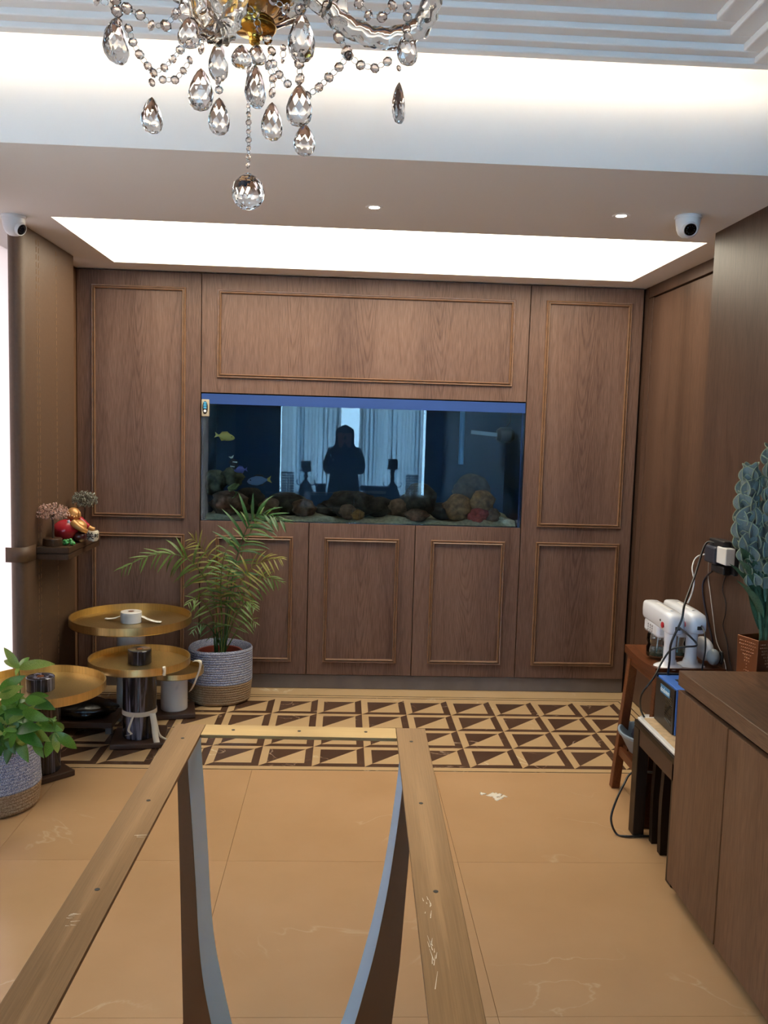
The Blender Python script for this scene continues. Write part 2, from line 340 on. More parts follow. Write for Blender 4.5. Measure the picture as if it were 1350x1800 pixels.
# ---- floor with its slabs and inlay
fl = MB().box(-1.8, 1.8, -3.3, 5.6, -.10, -.006)
floor = struct(obj('floor', fl, M_joint)); floor['label'] = 'polished beige marble floor with an inlaid brown and beige pattern'
TS, TX, TY = .2364, -.3486, 4.673
def floorpart(name, mb, mat): return obj(name, mb, mat, floor, smooth=False)
rows = [3.676, 2.88, 2.08, 1.28, .48, -.32, -1.12, -1.92, -2.72, -3.28]
cols = [-1.62, -1.17, -.37, .43, 1.23, 1.70]
for a in range(len(rows)-1):
    for b in range(len(cols)-1):
        floorpart('marble_slab', MB().box(cols[b]+.0006, cols[b+1]-.0006, rows[a+1]+.0006, rows[a]-.0006, -.012, 0), M_slab)
x0, x1, y0, y1 = TX-4*TS, TX+8*TS, TY-4*TS, TY          # outline of the inlay
floorpart('border_slab', MB().box(LW, XR, 3.677, 4.95, -.012, -.0012), M_beige)
def frame(off, wd, sides='fblr'):
    a, b, c, d = x0-off, x1+off, y0-off, y1+off; m = MB()
    if 'f' in sides: floorpart('dark_line', MB().box(a-wd, b+wd, c-wd, c, -.004, -.0004), M_brownm)
    if 'b' in sides: floorpart('dark_line', MB().box(a-wd, b+wd, d, d+wd, -.004, -.0004), M_brownm)
    if 'l' in sides: floorpart('dark_line', MB().box(a-wd, a, c, d, -.004, -.0004), M_brownm)
    if 'r' in sides: floorpart('dark_line', MB().box(b, b+wd, c, d, -.004, -.0004), M_brownm)
frame(.038, .006); frame(.072, .006, 'blr')
s = TS; q = .145*TS; e = .0004; zt = 0.0
def piece(poly): return MB().prism(poly, lambda x, y: (x, y, -.006), lambda x, y: (x, y, zt))
S2 = {}
def shrink(poly):
    cx = sum(p[0] for p in poly)/len(poly); cyy = sum(p[1] for p in poly)/len(poly)
    return [(cx+(x-cx)*.994, cyy+(y-cyy)*.994) for x, y in poly]
defs = [('light_strip', [(0, 0), (q, q), (q, s-q), (0, s)], M_beige), ('light_strip', [(0, s), (q, s-q), (s-q, s-q), (s, s)], M_beige),
        ('dark_strip', [(0, 0), (s, 0), (s-q, q), (q, q)], M_brownm), ('dark_strip', [(s, 0), (s, s), (s-q, s-q), (s-q, q)], M_brownm),
        ('dark_triangle', [(q, q), (s-q, s-q), (q, s-q)], M_brownm), ('light_triangle', [(q, q), (s-q, q), (s-q, s-q)], M_beige)]
pm = [(n, piece(shrink(p)).mesh(n, m, False), m) for n, p, m in defs]
for r in range(4):
    for c in range(-4, 8):
        for n, me, m in pm:
            o = bpy.data.objects.new(n, me); C.objects.link(o); o.parent = floor
            o.location = Vector((TX+c*TS, TY-(r+1)*TS, 0)) - WL[floor.name]
sp0 = MB(); rnd = random.Random(3)
for i in range(9): r_ = rnd.uniform(.008, .024); sp0.lathe([(r_, .0003), (r_*.6, .0012), (0, .0014)], 18, (.650+rnd.uniform(-.045, .045), 3.43+rnd.uniform(-.03, .03), 0), rf=lambda a, k: 1+.3*math.sin(3*a+i)+.2*math.sin(7*a+i))
obj('plaster_spill', sp0, plain('chalky plaster', (.68, .62, .52), .9), floor, ang=180, kind='stuff')
# ---- walls
struct(obj('wall_back', MB().box(-1.9, 1.9, 5.50, 5.6, -.1, 2.9), M_wallw))
lw = MB()
lw.box(LW-.12, LW, 4.52, 5.5, -.1, 2.9).box(LW-.12, LW, 2.6, 3.3, -.1, 2.9).box(LW-.12, LW, 3.3, 4.52, 2.40, 2.9).box(LW-.12, LW, 3.3, 4.52, -.1, .02)
lw.box(LW-.12, LW, -3.3, -.15, -.1, 2.9).box(LW-.12, LW, -.15, 2.6, 2.36, 2.9).box(LW-.12, LW, -.15, 2.6, -.1, .30)
struct(obj('wall_left', lw, plain('taupe wall covering', (.16, .125, .10), .7)))
struct(obj('trim_1', MB().box(LW, XL-.002, 4.56, 5.5, 0, ZC), M_mould), 'narrow brown wall strip between the leather panel and the cabinets')
wf = MB().box(LW-.09, LW-.03, 3.3, 3.35, .02, 2.4).box(LW-.09, LW-.03, 4.47, 4.52, .02, 2.4).box(LW-.09, LW-.03, 3.35, 4.47, .02, .06).box(LW-.09, LW-.03, 3.35, 4.47, 2.36, 2.4).box(LW-.09, LW-.03, 3.70, 3.74, .06, 2.36)
w1 = struct(obj('window_1', wf, M_frame), 'tall frosted window beside the leather panel, blown out white')
obj('pane', MB().box(LW-.065, LW-.055, 3.35, 3.70, .06, 2.36), M_frost, w1, smooth=False)
obj('pane', MB().box(LW-.065, LW-.055, 3.74, 4.47, .06, 2.36), M_frost, w1, smooth=False)
wf = MB().box(LW-.09, LW-.03, -.15, 2.6, .30, .35).box(LW-.09, LW-.03, -.15, 2.6, 2.31, 2.36)
for yy in (-.15, .75, 1.65, 2.55): wf.box(LW-.09, LW-.03, yy, yy+.05, .35, 2.31)
w3 = struct(obj('fill_window', wf, M_frame), 'wide unseen window added in the left wall for fill daylight beside the dining table')  # unseen window added to bring ambient side light into the room
for yy in (-.10, .80, 1.70): obj('pane', MB().box(LW-.063, LW-.057, yy, yy+.85, .35, 2.31), M_winglass, w3, smooth=False)
h = at_y(-2, 975, 4.1)
kb = MB().lathe([(0, 0), (.034, 0), (.038, .012), (.03, .03), (0, .034)], 20, (LW-.055, 4.10, h.z), Matrix.Rotation(PI/2, 3, 'Y'))
obj('window_knob', kb, M_mould, w1)
# right wall: near part stands 19 cm proud of the far part
wr = MB().box(1.472, 1.9, -3.3, 3.52, -.1, 2.9).box(1.69, 1.9, 3.52, 5.5, -.1, 2.9).box(1.666, 1.69, 4.83, 5.5, 0, ZC)
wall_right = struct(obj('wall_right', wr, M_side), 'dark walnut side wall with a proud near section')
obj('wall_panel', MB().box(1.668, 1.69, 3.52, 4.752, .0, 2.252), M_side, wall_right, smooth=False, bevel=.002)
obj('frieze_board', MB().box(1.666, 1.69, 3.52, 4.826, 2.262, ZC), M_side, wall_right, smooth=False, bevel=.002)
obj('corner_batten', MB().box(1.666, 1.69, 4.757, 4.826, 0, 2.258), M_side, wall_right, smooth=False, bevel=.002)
# rear wall with its window, behind the camera (seen mirrored in the aquarium)
RY = -3.2; WX0, WX1, WZ0, WZ1 = -1.0, 1.25, .45, 2.40
struct(obj('wall_rear', MB().box(-1.9, WX0, RY-.12, RY, -.1, 2.9).box(WX1, 1.9, RY-.12, RY, -.1, 2.9).box(WX0, WX1, RY-.12, RY, -.1, WZ0).box(WX0, WX1, RY-.12, RY, WZ1, 2.9), M_dark))
wf = MB()
for a, b in ((WX0, WX0+.04), (-.13, -.09), (.23, .27), (WX1-.04, WX1)): wf.box(a, b, RY-.08, RY-.03, WZ0, WZ1)
wf.box(WX0, WX1, RY-.08, RY-.03, WZ0, WZ0+.04).box(WX0, WX1, RY-.08, RY-.03, WZ1-.04, WZ1)
w2 = struct(obj('window_2', wf, M_frame), 'wide daylight window with sheer curtains behind the camera')
for a, b in ((WX0+.04, -.13), (-.09, .23), (.27, WX1-.04)):
    obj('pane', MB().box(a, b, RY-.058, RY-.052, WZ0+.04, WZ1-.04), M_winglass, w2, smooth=False)
def curtain(xa, xb, label, seed):
    rnd = random.Random(seed); ph = [rnd.uniform(0, 6) for _ in range(3)]
    W_ = xb-xa; N = 15*W_/.87
    def fn(u, v):
        t_ = 2*PI*N*u+1.3*math.sin(u*11+ph[0])+.7*math.sin(u*29+ph[1]); k = .55+.45*math.sin(u*17+ph[2])
        return Vector((xa+W_*u+.030*k*math.sin(t_)*min(1, 12*u, 12*(1-u)), RY+.09+.035*math.cos(t_)+.003*math.sin(v*9+u*20), .47+1.95*v))
    o = obj('curtain', MB().grid(fn, 420, 5), M_sheer, ang=180); tag(o, label, 'curtain', 'sheer curtains at the rear window')
curtain(-.93, -.06, 'sheer curtain mirrored left of the person in the aquarium glass', 3)
curtain(.21, 1.16, 'sheer curtain mirrored right of the person in the aquarium glass', 5)
def side_curtain(ya, yb, label, seed):  # unseen curtains of the added window, they shape its fill light
    rnd = random.Random(seed); ph = [rnd.uniform(0, 6) for _ in range(3)]
    def fn(u, v):
        y = ya+(yb-ya)*u; return Vector((LW+.06+.02*math.sin(u*(yb-ya)*52+ph[0]+.6*math.sin(u*9+ph[1]))+.008*math.sin(u*40+ph[2]), y, .22+2.18*v))
    tag(obj('curtain', MB().grid(fn, 150, 4), M_sheer2, ang=180), label, 'curtain', 'sheer curtains at the added left window')
side_curtain(-.22, 1.2, 'half of the tinted sheer curtain at the added left window nearer the rear wall', 13); side_curtain(1.22, 2.68, 'half of the tinted sheer curtain at the added left window nearer the side tables', 15)
tag(obj('curtain_rail', MB().tube([(-1.1, RY+.09, 2.43), (1.35, RY+.09, 2.43)], .014, 10), M_frame), 'dark curtain rail above the rear window', 'rail')
# ---- ceiling
cl = MB(); BY = 2.744; RX0, RX1, RY0, RY1 = -1.222, 1.513, 3.697, 4.670
cl.box(-1.9, 1.9, BY, RY0, ZC, 2.36).box(-1.9, 1.9, RY1, 5.5, ZC, 2.36).box(-1.9, RX0, RY0, RY1, ZC, 2.36).box(RX1, 1.9, RY0, RY1, ZC, 2.36)
cl.box(-1.9, 1.9, BY, BY+.05, 2.36, 2.9).box(-1.9, 1.9, RY0-.1, RY1+.1, 2.40, 2.44).box(-1.9, 1.9, -3.3, 5.6, 2.9, 3.0)
ceiling = struct(obj('ceiling', cl, M_white, smooth=False), 'white soffit, beam face and upper ceiling')
# stepped tray island in front of the cove
EY = 2.60
steps = [(2.577, 2.562, 1.152), (2.592, 2.520, 1.100), (2.610, 2.472, 1.037), (2.625, 2.421, .976), (2.640, None, None)]
isl = MB()
def ring(yf, xr, z0, z1, YF, XR_):
    # frame between the outer outline (YF, XR_) and inner outline (yf, xr); left side mirrored about x=-.12, near side at -2.6
    xl, XL_ = -.24-xr, -.24-XR_
    isl.box(XL_, XR_, yf, YF, z0, z1); isl.box(xr, XR_, -2.4-(YF-yf)*0, yf, z0, z1); isl.box(XL_, xl, -2.4, yf, z0, z1)
ring(2.562, 1.152, 2.577, 2.60, EY, 1.9)
ring(2.520, 1.100, 2.592, 2.66, 2.562, 1.152)
ring(2.472, 1.037, 2.610, 2.66, 2.520, 1.100)
ring(2.421, .976, 2.625, 2.66, 2.472, 1.037)
isl.box(-1.216, .976, -2.4, 2.421, 2.640, 2.66)
isl.box(-1.9, 1.9, -3.3, -2.4, 2.577, 2.60)
struct(obj('ceiling_tray', isl, M_white, ceiling, smooth=False, bevel=.004))
led = obj('cove_light', MB().box(-1.5, 1.42, EY-.016, EY-.006, 2.602, 2.609), M_led, smooth=False); tag(led, 'warm strip light hidden on the cove ledge under the ceiling', 'light')
cp = obj('ceiling_panel', MB().box(RX0-.02, RX1+.02, RY0-.02, RY1+.02, 2.362, 2.372), M_panel, smooth=False); tag(cp, 'large glowing rectangular ceiling light panel in front of the wall cabinets', 'light')
# downlights
for i, (px, py, lb) in enumerate(((658, 364, 'round recessed downlight left of centre in the soffit above the aquarium'), (1092, 379, 'round recessed downlight next to the white dome camera at right'))):
    p = at_z(px, py, ZC)
    t = thing('downlight', lb, 'light', (p.x, p.y, ZC), 0, 'recessed downlights in the soffit')
    obj('trim_ring', MB().lathe([(.020, -.002), (.030, -.003), (.034, 0), (.034, .002), (.020, .002), (.020, -.002)], 28), M_white, t, world=False)
    obj('lens', MB().lathe([(0, -.0015), (.019, -.0015), (.019, .001), (0, .001)], 24), M_lamp, t, world=False)
    l = bpy.data.lights.new('downlight_beam', 'SPOT'); l.energy = SPOT_W; l.color = (1, .86, .66); l.spot_size = 1.35; l.spot_blend = .9; l.shadow_soft_size = .02
    lo = bpy.data.objects.new('downlight_beam', l); C.objects.link(lo); lo.parent = t; lo.location = (0, 0, -.02)
# ================================================================== WALL CABINETS
def moulding(parent, xa, xb, za, zb, yf):
    m = MB(); wd = .021; prof = [(0, 0), (0, .009), (.003, .013), (.007, .012), (.010, .006), (.012, .006), (.014, .014), (.017, .016), (.020, .012), (wd, .005), (wd, 0)]
    P = []
    for (t, d) in prof:
        P.append([(xa+t, yf-d, za+t), (xb-t, yf-d, za+t), (xb-t, yf-d, zb-t), (xa+t, yf-d, zb-t)])
    n = len(P); vs = [p for r in P for p in r]; fs = []
    for k in range(n-1):
        for i in range(4): fs.append((k*4+i, k*4+(i+1) % 4, (k+1)*4+(i+1) % 4, (k+1)*4+i))
    m.add(vs, fs); return obj('moulding_frame', m, M_mould, parent, ang=25)
G = .0022; DT = .02
def door(parent, xa, xb, za, zb, frames, name='door'):
    d = obj(name, MB().box(xa+G, xb-G, D, D+DT, za+G, zb-G), M_wood, parent, smooth=False, bevel=.0015)
    for f in frames: moulding(d, *f, D)
    return d
ZP, ZT0, ZT1 = .083, .962, 1.669
B0, B1, B2, B3 = 2.236, .968, .880, .160
CT = 2.318
t = thing('tall_cabinet', 'tall walnut cabinet left of the aquarium with two framed panels on its door', 'cabinet', (-1.14, 5.15, 0))
obj('carcass', MB().box(XL, XG1-.001, D+DT+.002, 5.48, ZP, CT-.002), M_shadow, t, smooth=False)
door(t, XL, XG1, ZP, CT, [(-1.395, -.885, B1, B0), (-1.395, -.885, B3, B2)])
t = thing('tall_cabinet', 'tall walnut cabinet right of the aquarium, beside the dark side wall', 'cabinet', (1.34, 5.15, 0))
obj('carcass', MB().box(XG2+.001, XR-.004, D+DT+.002, 5.48, ZP, CT-.002), M_shadow, t, smooth=False)
door(t, XG2, XR-.012, ZP, CT, [(1.105, 1.588, B1, B0), (1.105, 1.588, B3, B2)])
t = thing('overhead_cabinet', 'wide walnut flap cabinet above the aquarium with one framed panel', 'cabinet', (.107, 5.15, ZT1))
obj('carcass', MB().box(XG1+.001, XG2-.001, D+DT+.002, 5.48, ZT1+.002, CT-.002), M_shadow, t, smooth=False)
door(t, XG1, XG2, ZT1, CT, [(-.713, .929, 1.754, 2.231)], 'flap_door')
t = thing('base_cabinet', 'walnut base cabinet under the aquarium with three framed doors', 'cabinet', (.107, 5.15, 0))
obj('carcass', MB().box(XG1+.001, XG2-.001, D+DT+.002, 5.48, ZP, ZT0-.006), M_shadow, t, smooth=False)
X1, X2 = -.190, .412
for a, b, fa, fb in ((XG1, X1, XG1+.088, X1-.088), (X1, X2, X1+.090, X2-.090), (X2, XG2, X2+.090, .926)):
    door(t, a, b, ZP, ZT0-.002, [(fa, fb, B3, B2-.002)])
tag(obj('plinth', MB().box(XL, XR-.01, D+.012, 5.4, 0, ZP-.003), M_plinth, smooth=False, bevel=.002), 'grey-brown plinth board along the foot of the wall cabinets', 'plinth')
# ================================================================== AQUARIUM
t = thing('aquarium', 'built-in aquarium with dark blue back and bright blue top strip set between walnut cabinets', 'aquarium', (.107, 5.1, ZT0))
AX0, AX1, AY0, AY1 = XG1+.004, XG2-.004, D+.006, 5.40
obj('front_glass', MB().box(AX0, AX1, AY0, AY0+.010, ZT0, ZT1-.004), M_tankglass, t, smooth=False)
obj('back_panel', MB().box(AX0, AX1, AY1-.01, AY1, ZT0, ZT1-.004), M_tankblue, t, smooth=False)
for a in (AX0, AX1-.008): obj('side_panel', MB().box(a, a+.008, AY0+.011, AY1-.011, ZT0, ZT1-.004), M_tankblue, t, smooth=False)
obj('bottom_panel', MB().box(AX0, AX1, AY0+.011, AY1-.011, ZT0-.004, ZT0), M_tankblue, t, smooth=False)
obj('hood_glow_trim', MB().box(AX0, AX1, D+.001, AY0-.001, ZT1-.060, ZT1-.004), M_hood, t, smooth=False)  # plastic trim whose bright blue also carries the lit hood's glow
obj('hood_lid', MB().box(AX0, AX1, AY0+.011, AY1-.011, ZT1-.02, ZT1-.006), M_tankblue, t, smooth=False)
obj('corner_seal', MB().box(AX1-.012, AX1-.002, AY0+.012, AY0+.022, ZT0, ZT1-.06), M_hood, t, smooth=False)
obj('water', MB().box(AX0+.009, AX1-.013, AY0+.024, AY1-.012, ZT0+.001, ZT1-.07), M_water, t, smooth=False)
ZS = .985
hl = bpy.data.lights.new('tank_fill_light', 'AREA'); hl.shape = 'RECTANGLE'; hl.size = 1.6; hl.size_y = .3; hl.energy = .55; hl.color = (1, .9, .76)  # fill light added to lift the dark rocks and sand
hlo = bpy.data.objects.new('tank_fill_light', hl); C.objects.link(hlo); hlo.parent = t; hlo.location = Vector((.107, AY0+.25, ZT1-.03))-WL[t.name]
sd = MB().grid(lambda u, v: Vector((AX0+.02+(AX1-AX0-.04)*u, AY0+.026+.48*v, .9625 if v == 0 else .982+.008*math.sin(u*23)+.006*math.sin(u*51+v*9)+.02*max(0, 1-abs(u-.975)/.05)+.008*v)), 120, 14)
tag(obj('sand_bed', sd, M_sand, solid=0), 'pale coral sand on the aquarium floor', 'sand', kind='stuff')
def rock(px, py, w_, h_, mat, label, dy=.14, cat='rock', name='aquarium_rock', seed=0, base=True, group=None, nz=.13):
    p = at_y(px, py, AY0+dy); k = (AY0+dy)/F; zb = .975 if base else p.z-h_*k/2; zt_ = p.z+h_*k/2
    o = obj(name, MB().ball((p.x, AY0+dy, (zb+zt_)/2), w_*k/2, min(.1, max(.03, w_*k/2.4)), (zt_-zb)/2, 22, 14, nz=nz, seed=seed), mat, ang=180)
    return tag(o, label, cat, group)
rock(402, 884, 64, 44, M_rockb, 'red-brown rock under the leafy green coral at left of the aquarium', .10, seed=1)
rock(376, 848, 40, 44, M_corald, 'olive bushy coral nearest the left end of the aquarium', .16, 'coral', 'bush_coral', 2, False, nz=.2)
rock(408, 838, 34, 34, M_corald, 'olive knobbly coral above the green plate coral', .18, 'coral', 'bush_coral', 3, False, nz=.22)
for (px, py, r, lb) in ((411, 858, .034, 'upper green plate coral on the left rock'), (407, 872, .037, 'lower green plate coral on the left rock'), (414, 882, .03, 'spotted grey-green plate coral resting on the red-brown rock')):
    p = at_y(px, py, AY0+.07)
    o = obj('plate_coral', MB().lathe([(0, -.006), (r*.6, -.003), (r, .004), (r*1.02, .009), (r*.6, .004), (0, .001)], 22, p, Matrix.Rotation(.5, 3, 'X') @ Matrix.Rotation(-.35, 3, 'Y'), rf=lambda a, k: 1+.09*math.sin(5*a)+.05*math.sin(11*a)), M_coralg if 'grey' not in lb else M_corald, ang=60)
    tag(o, lb, 'coral')
rock(440, 885, 56, 56, M_rockd, 'blackish rock block between the left corals and the brown cone rock', .24, seed=5)
rock(475, 893, 36, 36, M_rockb, 'small brown cone rock left of the long dark rock', .12, seed=6)
rock(505, 888, 74, 46, M_rockd, 'long dark flat-topped rock in the left half of the aquarium', .22, seed=7, nz=.07)
rock(533, 893, 40, 32, M_rockb, 'rounded brown rock at the right end of the long dark rock', .12, seed=8)
rock(578, 897, 44, 28, M_rockd, 'low dark rock between the brown rock and the central mound', .2, seed=9)
rock(620, 888, 84, 50, M_rockd, 'broad dark central rock mound below the mirrored person', .18, seed=10, nz=.18)
rock(612, 899, 30, 26, M_rockb, 'small brown rock with pale specks at the foot of the central mound', .07, seed=11)
rock(628, 903, 24, 16, M_rocko, 'little orange rock on sand before the central mound', .06, seed=12)
rock(668, 893, 50, 40, M_rockd, 'dark rock directly right of the central mound', .2, seed=13)
rock(702, 893, 46, 34, M_rockb, 'brown rock below the right mirrored candlestick', .18, seed=14)
rock(737, 882, 58, 66, M_rockd, 'tall dark rock in the right centre of the aquarium', .16, seed=15, nz=.16)
rock(732, 905, 40, 22, M_rockb, 'pebbly brown rock on sand before the tall dark rock', .06, seed=16)
rock(778, 898, 50, 30, M_rockd, 'low dark rock between the two tall rock stacks', .2, seed=17)
rock(826, 874, 66, 84, M_rockd, 'tallest blackish rock stack at right of the aquarium', .24, seed=18, nz=.12)
rock(806, 886, 46, 36, M_rocko, 'orange-brown rock ledge left in the right stack', .12, seed=19)
rock(846, 884, 48, 46, M_rocko, 'orange-brown rock ledge right in the right stack', .14, seed=20)
rock(840, 903, 36, 20, M_rockr, 'red coral rock at the foot of the right stack', .07, seed=21)
rock(866, 903, 26, 20, M_rockb, 'small brown stone right of the red coral rock', .08, seed=22)
def fish(px, py, L_, H_, ang, mats, label, dy=.05):
    p = at_y(px, py, AY0+dy+.02); k = (AY0+dy)/F; t = thing('fish', label, 'fish', p)
    Mx = Matrix.Rotation(-ang, 3, 'Y'); a, b = L_*k/2, H_*k/2
    obj('body', MB().lathe([(0, -a), (b*.45, -a*.85), (b*.8, -a*.5), (b, -.05*a), (b*.8, a*.5), (b*.3, a*.85), (b*.2, a)], 14, (0, 0, 0), Mx @ Matrix.Rotation(-PI/2, 3, 'Y'), 1, .4), mats[0], t, world=False, ang=80)
    def fin(nm, pts, m): obj(nm, MB().prism(pts, lambda x, z: Mx @ Vector((x, -.001, z)), lambda x, z: Mx @ Vector((x, .001, z))), m, t, world=False, smooth=False)
    fin('tail_fin', [(-a*.9, b*.15), (-a*1.4, b*.75), (-a*1.25, 0), (-a*1.4, -b*.75), (-a*.9, -b*.15)], mats[1])
    fin('dorsal_fin', [(a*.4, b*.8), (0, b*1.35), (-a*.6, b*1.1), (-a*.8, b*.4), (0, b*.8)], mats[2])
    fin('anal_fin', [(0, -b*.8), (-a*.5, -b*1.2), (-a*.8, -b*.4)], mats[2])
    obj('eye', MB().ball(Mx @ Vector((a*.62, -b*.3, b*.25)), b*.12), M_lensb, t, world=False)
    return t
F_y = plain('yellow fish skin', (.42, .34, .06), .5); F_b = plain('blue fish skin', (.10, .19, .36), .5); F_k = plain('black fish skin', (.01, .01, .015), .5); F_w = plain('white fish skin', (.6, .6, .55), .5); F_p = plain('purple fish skin', (.08, .09, .34), .5)
fish(398, 768, 30, 14, -.15, (F_y, F_y, F_y), 'yellow fish swimming high in the left of the aquarium')
fish(452, 845, -36, 17, .12, (F_b, F_y, F_k), 'blue fish with yellow tail above the dark rock block')
t = fish(411, 816, 22, 13, -1.25, (F_k, F_w, F_k), 'black fish with white bands hovering nose down over the coral')
for zz in (-.012, .012): obj('white_band', MB().lathe([(.0155, zz-.004), (.0165, zz), (.0155, zz+.004)], 14, (0, 0, 0), None, 1.25, .45), F_w, t, world=False)
fish(421, 826, -20, 11, .1, (F_p, F_p, F_p), 'small violet-blue fish beside the banded fish')
p = at_y(812, 760, AY0+.3); tag(obj('water_pipe', MB().tube([(p.x, AY0+.3, 1.30), (p.x, AY0+.3, 1.62)], .016, 14), plain('pale blue pipe', (.06, .2, .42), .4)), 'pale blue vertical water pipe in the right of the aquarium', 'pipe')
p = at_y(888, 765, AY0+.16); t = thing('circulation_pump', 'black circulation pump near the right wall of the aquarium', 'pump', p)
obj('pump_body', MB().lathe([(0, -.05), (.03, -.05), (.045, -.03), (.045, .03), (.03, .05), (0, .05)], 20, (0, 0, 0), Matrix.Rotation(PI/2, 3, 'Y')), M_blackp, t, world=False)
obj('outlet_duct', MB().box(-.20, -.04, -.012, .012, -.014, .008, Matrix.Rotation(.08, 3, 'Y')), M_greyblue, t, world=False, bevel=.002)
obj('cable', MB().tube([(0, 0, .04), (.03, .01, .08), (.03, .01, .14)], .003, 6), M_blackp, t, world=False)
p = at_y(361, 717, D-.010); t = thing('magnet_cleaner', 'beige block with blue oval display stuck on the aquarium glass top corner', 'gadget', (p.x, D-.008, p.z))
obj('case', MB().box(-.021, .021, -.009, .0128, -.047, .047), plain('beige plastic', (.45, .38, .27), .4), t, world=False, bevel=.004)
obj('oval_face', MB().lathe([(0, 0), (.013, 0), (.015, .003), (.011, .006), (0, .006)], 24, (0, -.0085, .002), Matrix.Rotation(PI/2, 3, 'X'), 1, 2.4), M_blackp, t, world=False)
for i in range(3): obj('blue_button', MB().box(-.008, .008, -.0165, -.0145, -.004+.013*i, .007+.013*i), plain('cyan plastic', (.05, .32, .55), .3), t, world=False, bevel=.002)
obj('white_button', MB().lathe([(0, 0), (.008, 0), (.006, .003), (0, .003)], 16, (0, -.0142, -.017), Matrix.Rotation(PI/2, 3, 'X')), M_whitep, t, world=False)
# ================================================================== LEATHER PANEL, SHELF
t = thing('leather_panel', 'tall brown stitched leather panel with rounded edge by the blown-out window', 'panel', (-1.42, 4.18, 0))
poly = []
ya, yb, xa, xb = 3.835, 4.535, -1.462, -1.39
R_ = .04
for i in range(7): a = PI/2*i/6; poly.append((xb-R_+R_*math.cos(a), ya+R_-R_*math.sin(a)))
for i in range(7): a = PI/2*i/6; poly.append((xa+R_-R_*math.sin(a), ya+R_-R_*math.cos(a)))
poly += [(xa, yb), (xb, yb)]
obj('leather_skin', MB().prism(poly, lambda x, y: (x, y, 0.004), lambda x, y: (x, y, ZC-.002)), M_leather, t, ang=50)
st = MB()
for yy in (4.005, 4.035, 4.27):
    z = .06
    while z < 2.28: st.box(-1.3905, -1.3885, yy-.0018, yy+.0018, z, z+.021); z += .032
obj('stitching', st, M_stitch, t, smooth=False, kind='stuff')
sp = MB()
pth = [(-1.384, 3.945), (-1.384, 3.87), (-1.390, 3.835), (-1.415, 3.822), (-1.44, 3.822), (-1.470, 3.826)]
z0, z1 = .870, .935
sp.add([(x, y, z0+.02*i*0) for i, (x, y) in enumerate(pth)] + [(x, y, z1) for x, y in pth], [(i, i+1, len(pth)+i+1, len(pth)+i) for i in range(len(pth)-1)])
obj('pull_strap', sp, M_leather, t, solid=.006, ang=60)
t = thing('wall_shelf', 'thick dark wooden shelf on the leather panel carrying figurines and bead trees', 'shelf', (-1.31, 4.2, .86))
obj('shelf_board', MB().box(-1.389, -1.240, 3.962, 4.47, .893, .921), M_shelf, t, smooth=False, bevel=.003)
obj('shelf_board', MB().box(-1.389, -1.243, 3.966, 4.466, .862, .889), M_shelf, t, smooth=False, bevel=.003)
obj('shadow_joint', MB().box(-1.389, -1.246, 3.97, 4.46, .8885, .8935), M_shadow, t, smooth=False)
SH = .9215
def bead_tree(px, y, h_, wd, chip, lbl, base_r, seed):
    p = at_y(px, 950, y); rnd = random.Random(seed)
    t = thing('bead_tree', lbl, 'ornament', (p.x, y, SH))
    if base_r: obj('wooden_base', MB().lathe([(base_r*.95, 0), (base_r, .004), (base_r*.97, .032), (base_r*.9, .035), (0, .035)], 22, rf=lambda a, k: 1+.04*math.sin(3*a+seed)), M_shelf, t, world=False)
    obj('trunk', MB().tube([(0, 0, 0), (.002, 0, h_*.45), (-.002, .002, h_*.75)], [.006, .005, .004], 8), M_basebrown, t, world=False)
    br = MB(); ch = MB()
    for i in range(14):
        a = rnd.uniform(0, 6.28); e = rnd.uniform(.1, 1.0); tip = Vector((wd*.48*e*math.cos(a), wd*.35*e*math.sin(a), h_*(.72+.22*math.sqrt(1-e*e*.8))))
        br.tube([(0, 0, h_*.6), tip*.6+Vector((0, 0, h_*.3)), tip], .0012, 5)
    for i in range(430):
        a = rnd.uniform(0, 6.28); e = math.sqrt(rnd.random()); q = Vector((wd*.5*e*math.cos(a), wd*.38*e*math.sin(a), h_*.74+rnd.uniform(-.12, .27)*h_*math.sqrt(max(0, 1-e*e*.85))))
        Mr = Matrix.Rotation(rnd.uniform(0, 6), 3, 'X') @ Matrix.Rotation(rnd.uniform(0, 6), 3, 'Z')
        r = rnd.uniform(.004, .0072); ch.lathe([(0, -r), (r*.8, 0), (0, r*.9)], 5, q, Mr, 1, .6)
    obj('branches', br, M_basebrown, t, world=False, kind='stuff'); obj('stone_chips', ch, chip, t, world=False, smooth=False, kind='stuff')
bead_tree(93, 4.01, .195, .15, plain('pink-brown quartz chips', (.50, .31, .25), .25, var=.5, vscale=90), 'bead tree with pink-brown stone chips on a round wooden base, front of the shelf', .044, 4)
bead_tree(149, 4.42, .225, .125, plain('grey-green stone chips', (.20, .20, .16), .3, var=.6, vscale=90), 'bead tree with grey-green stone chips behind the red-robed figurine', .03, 9)
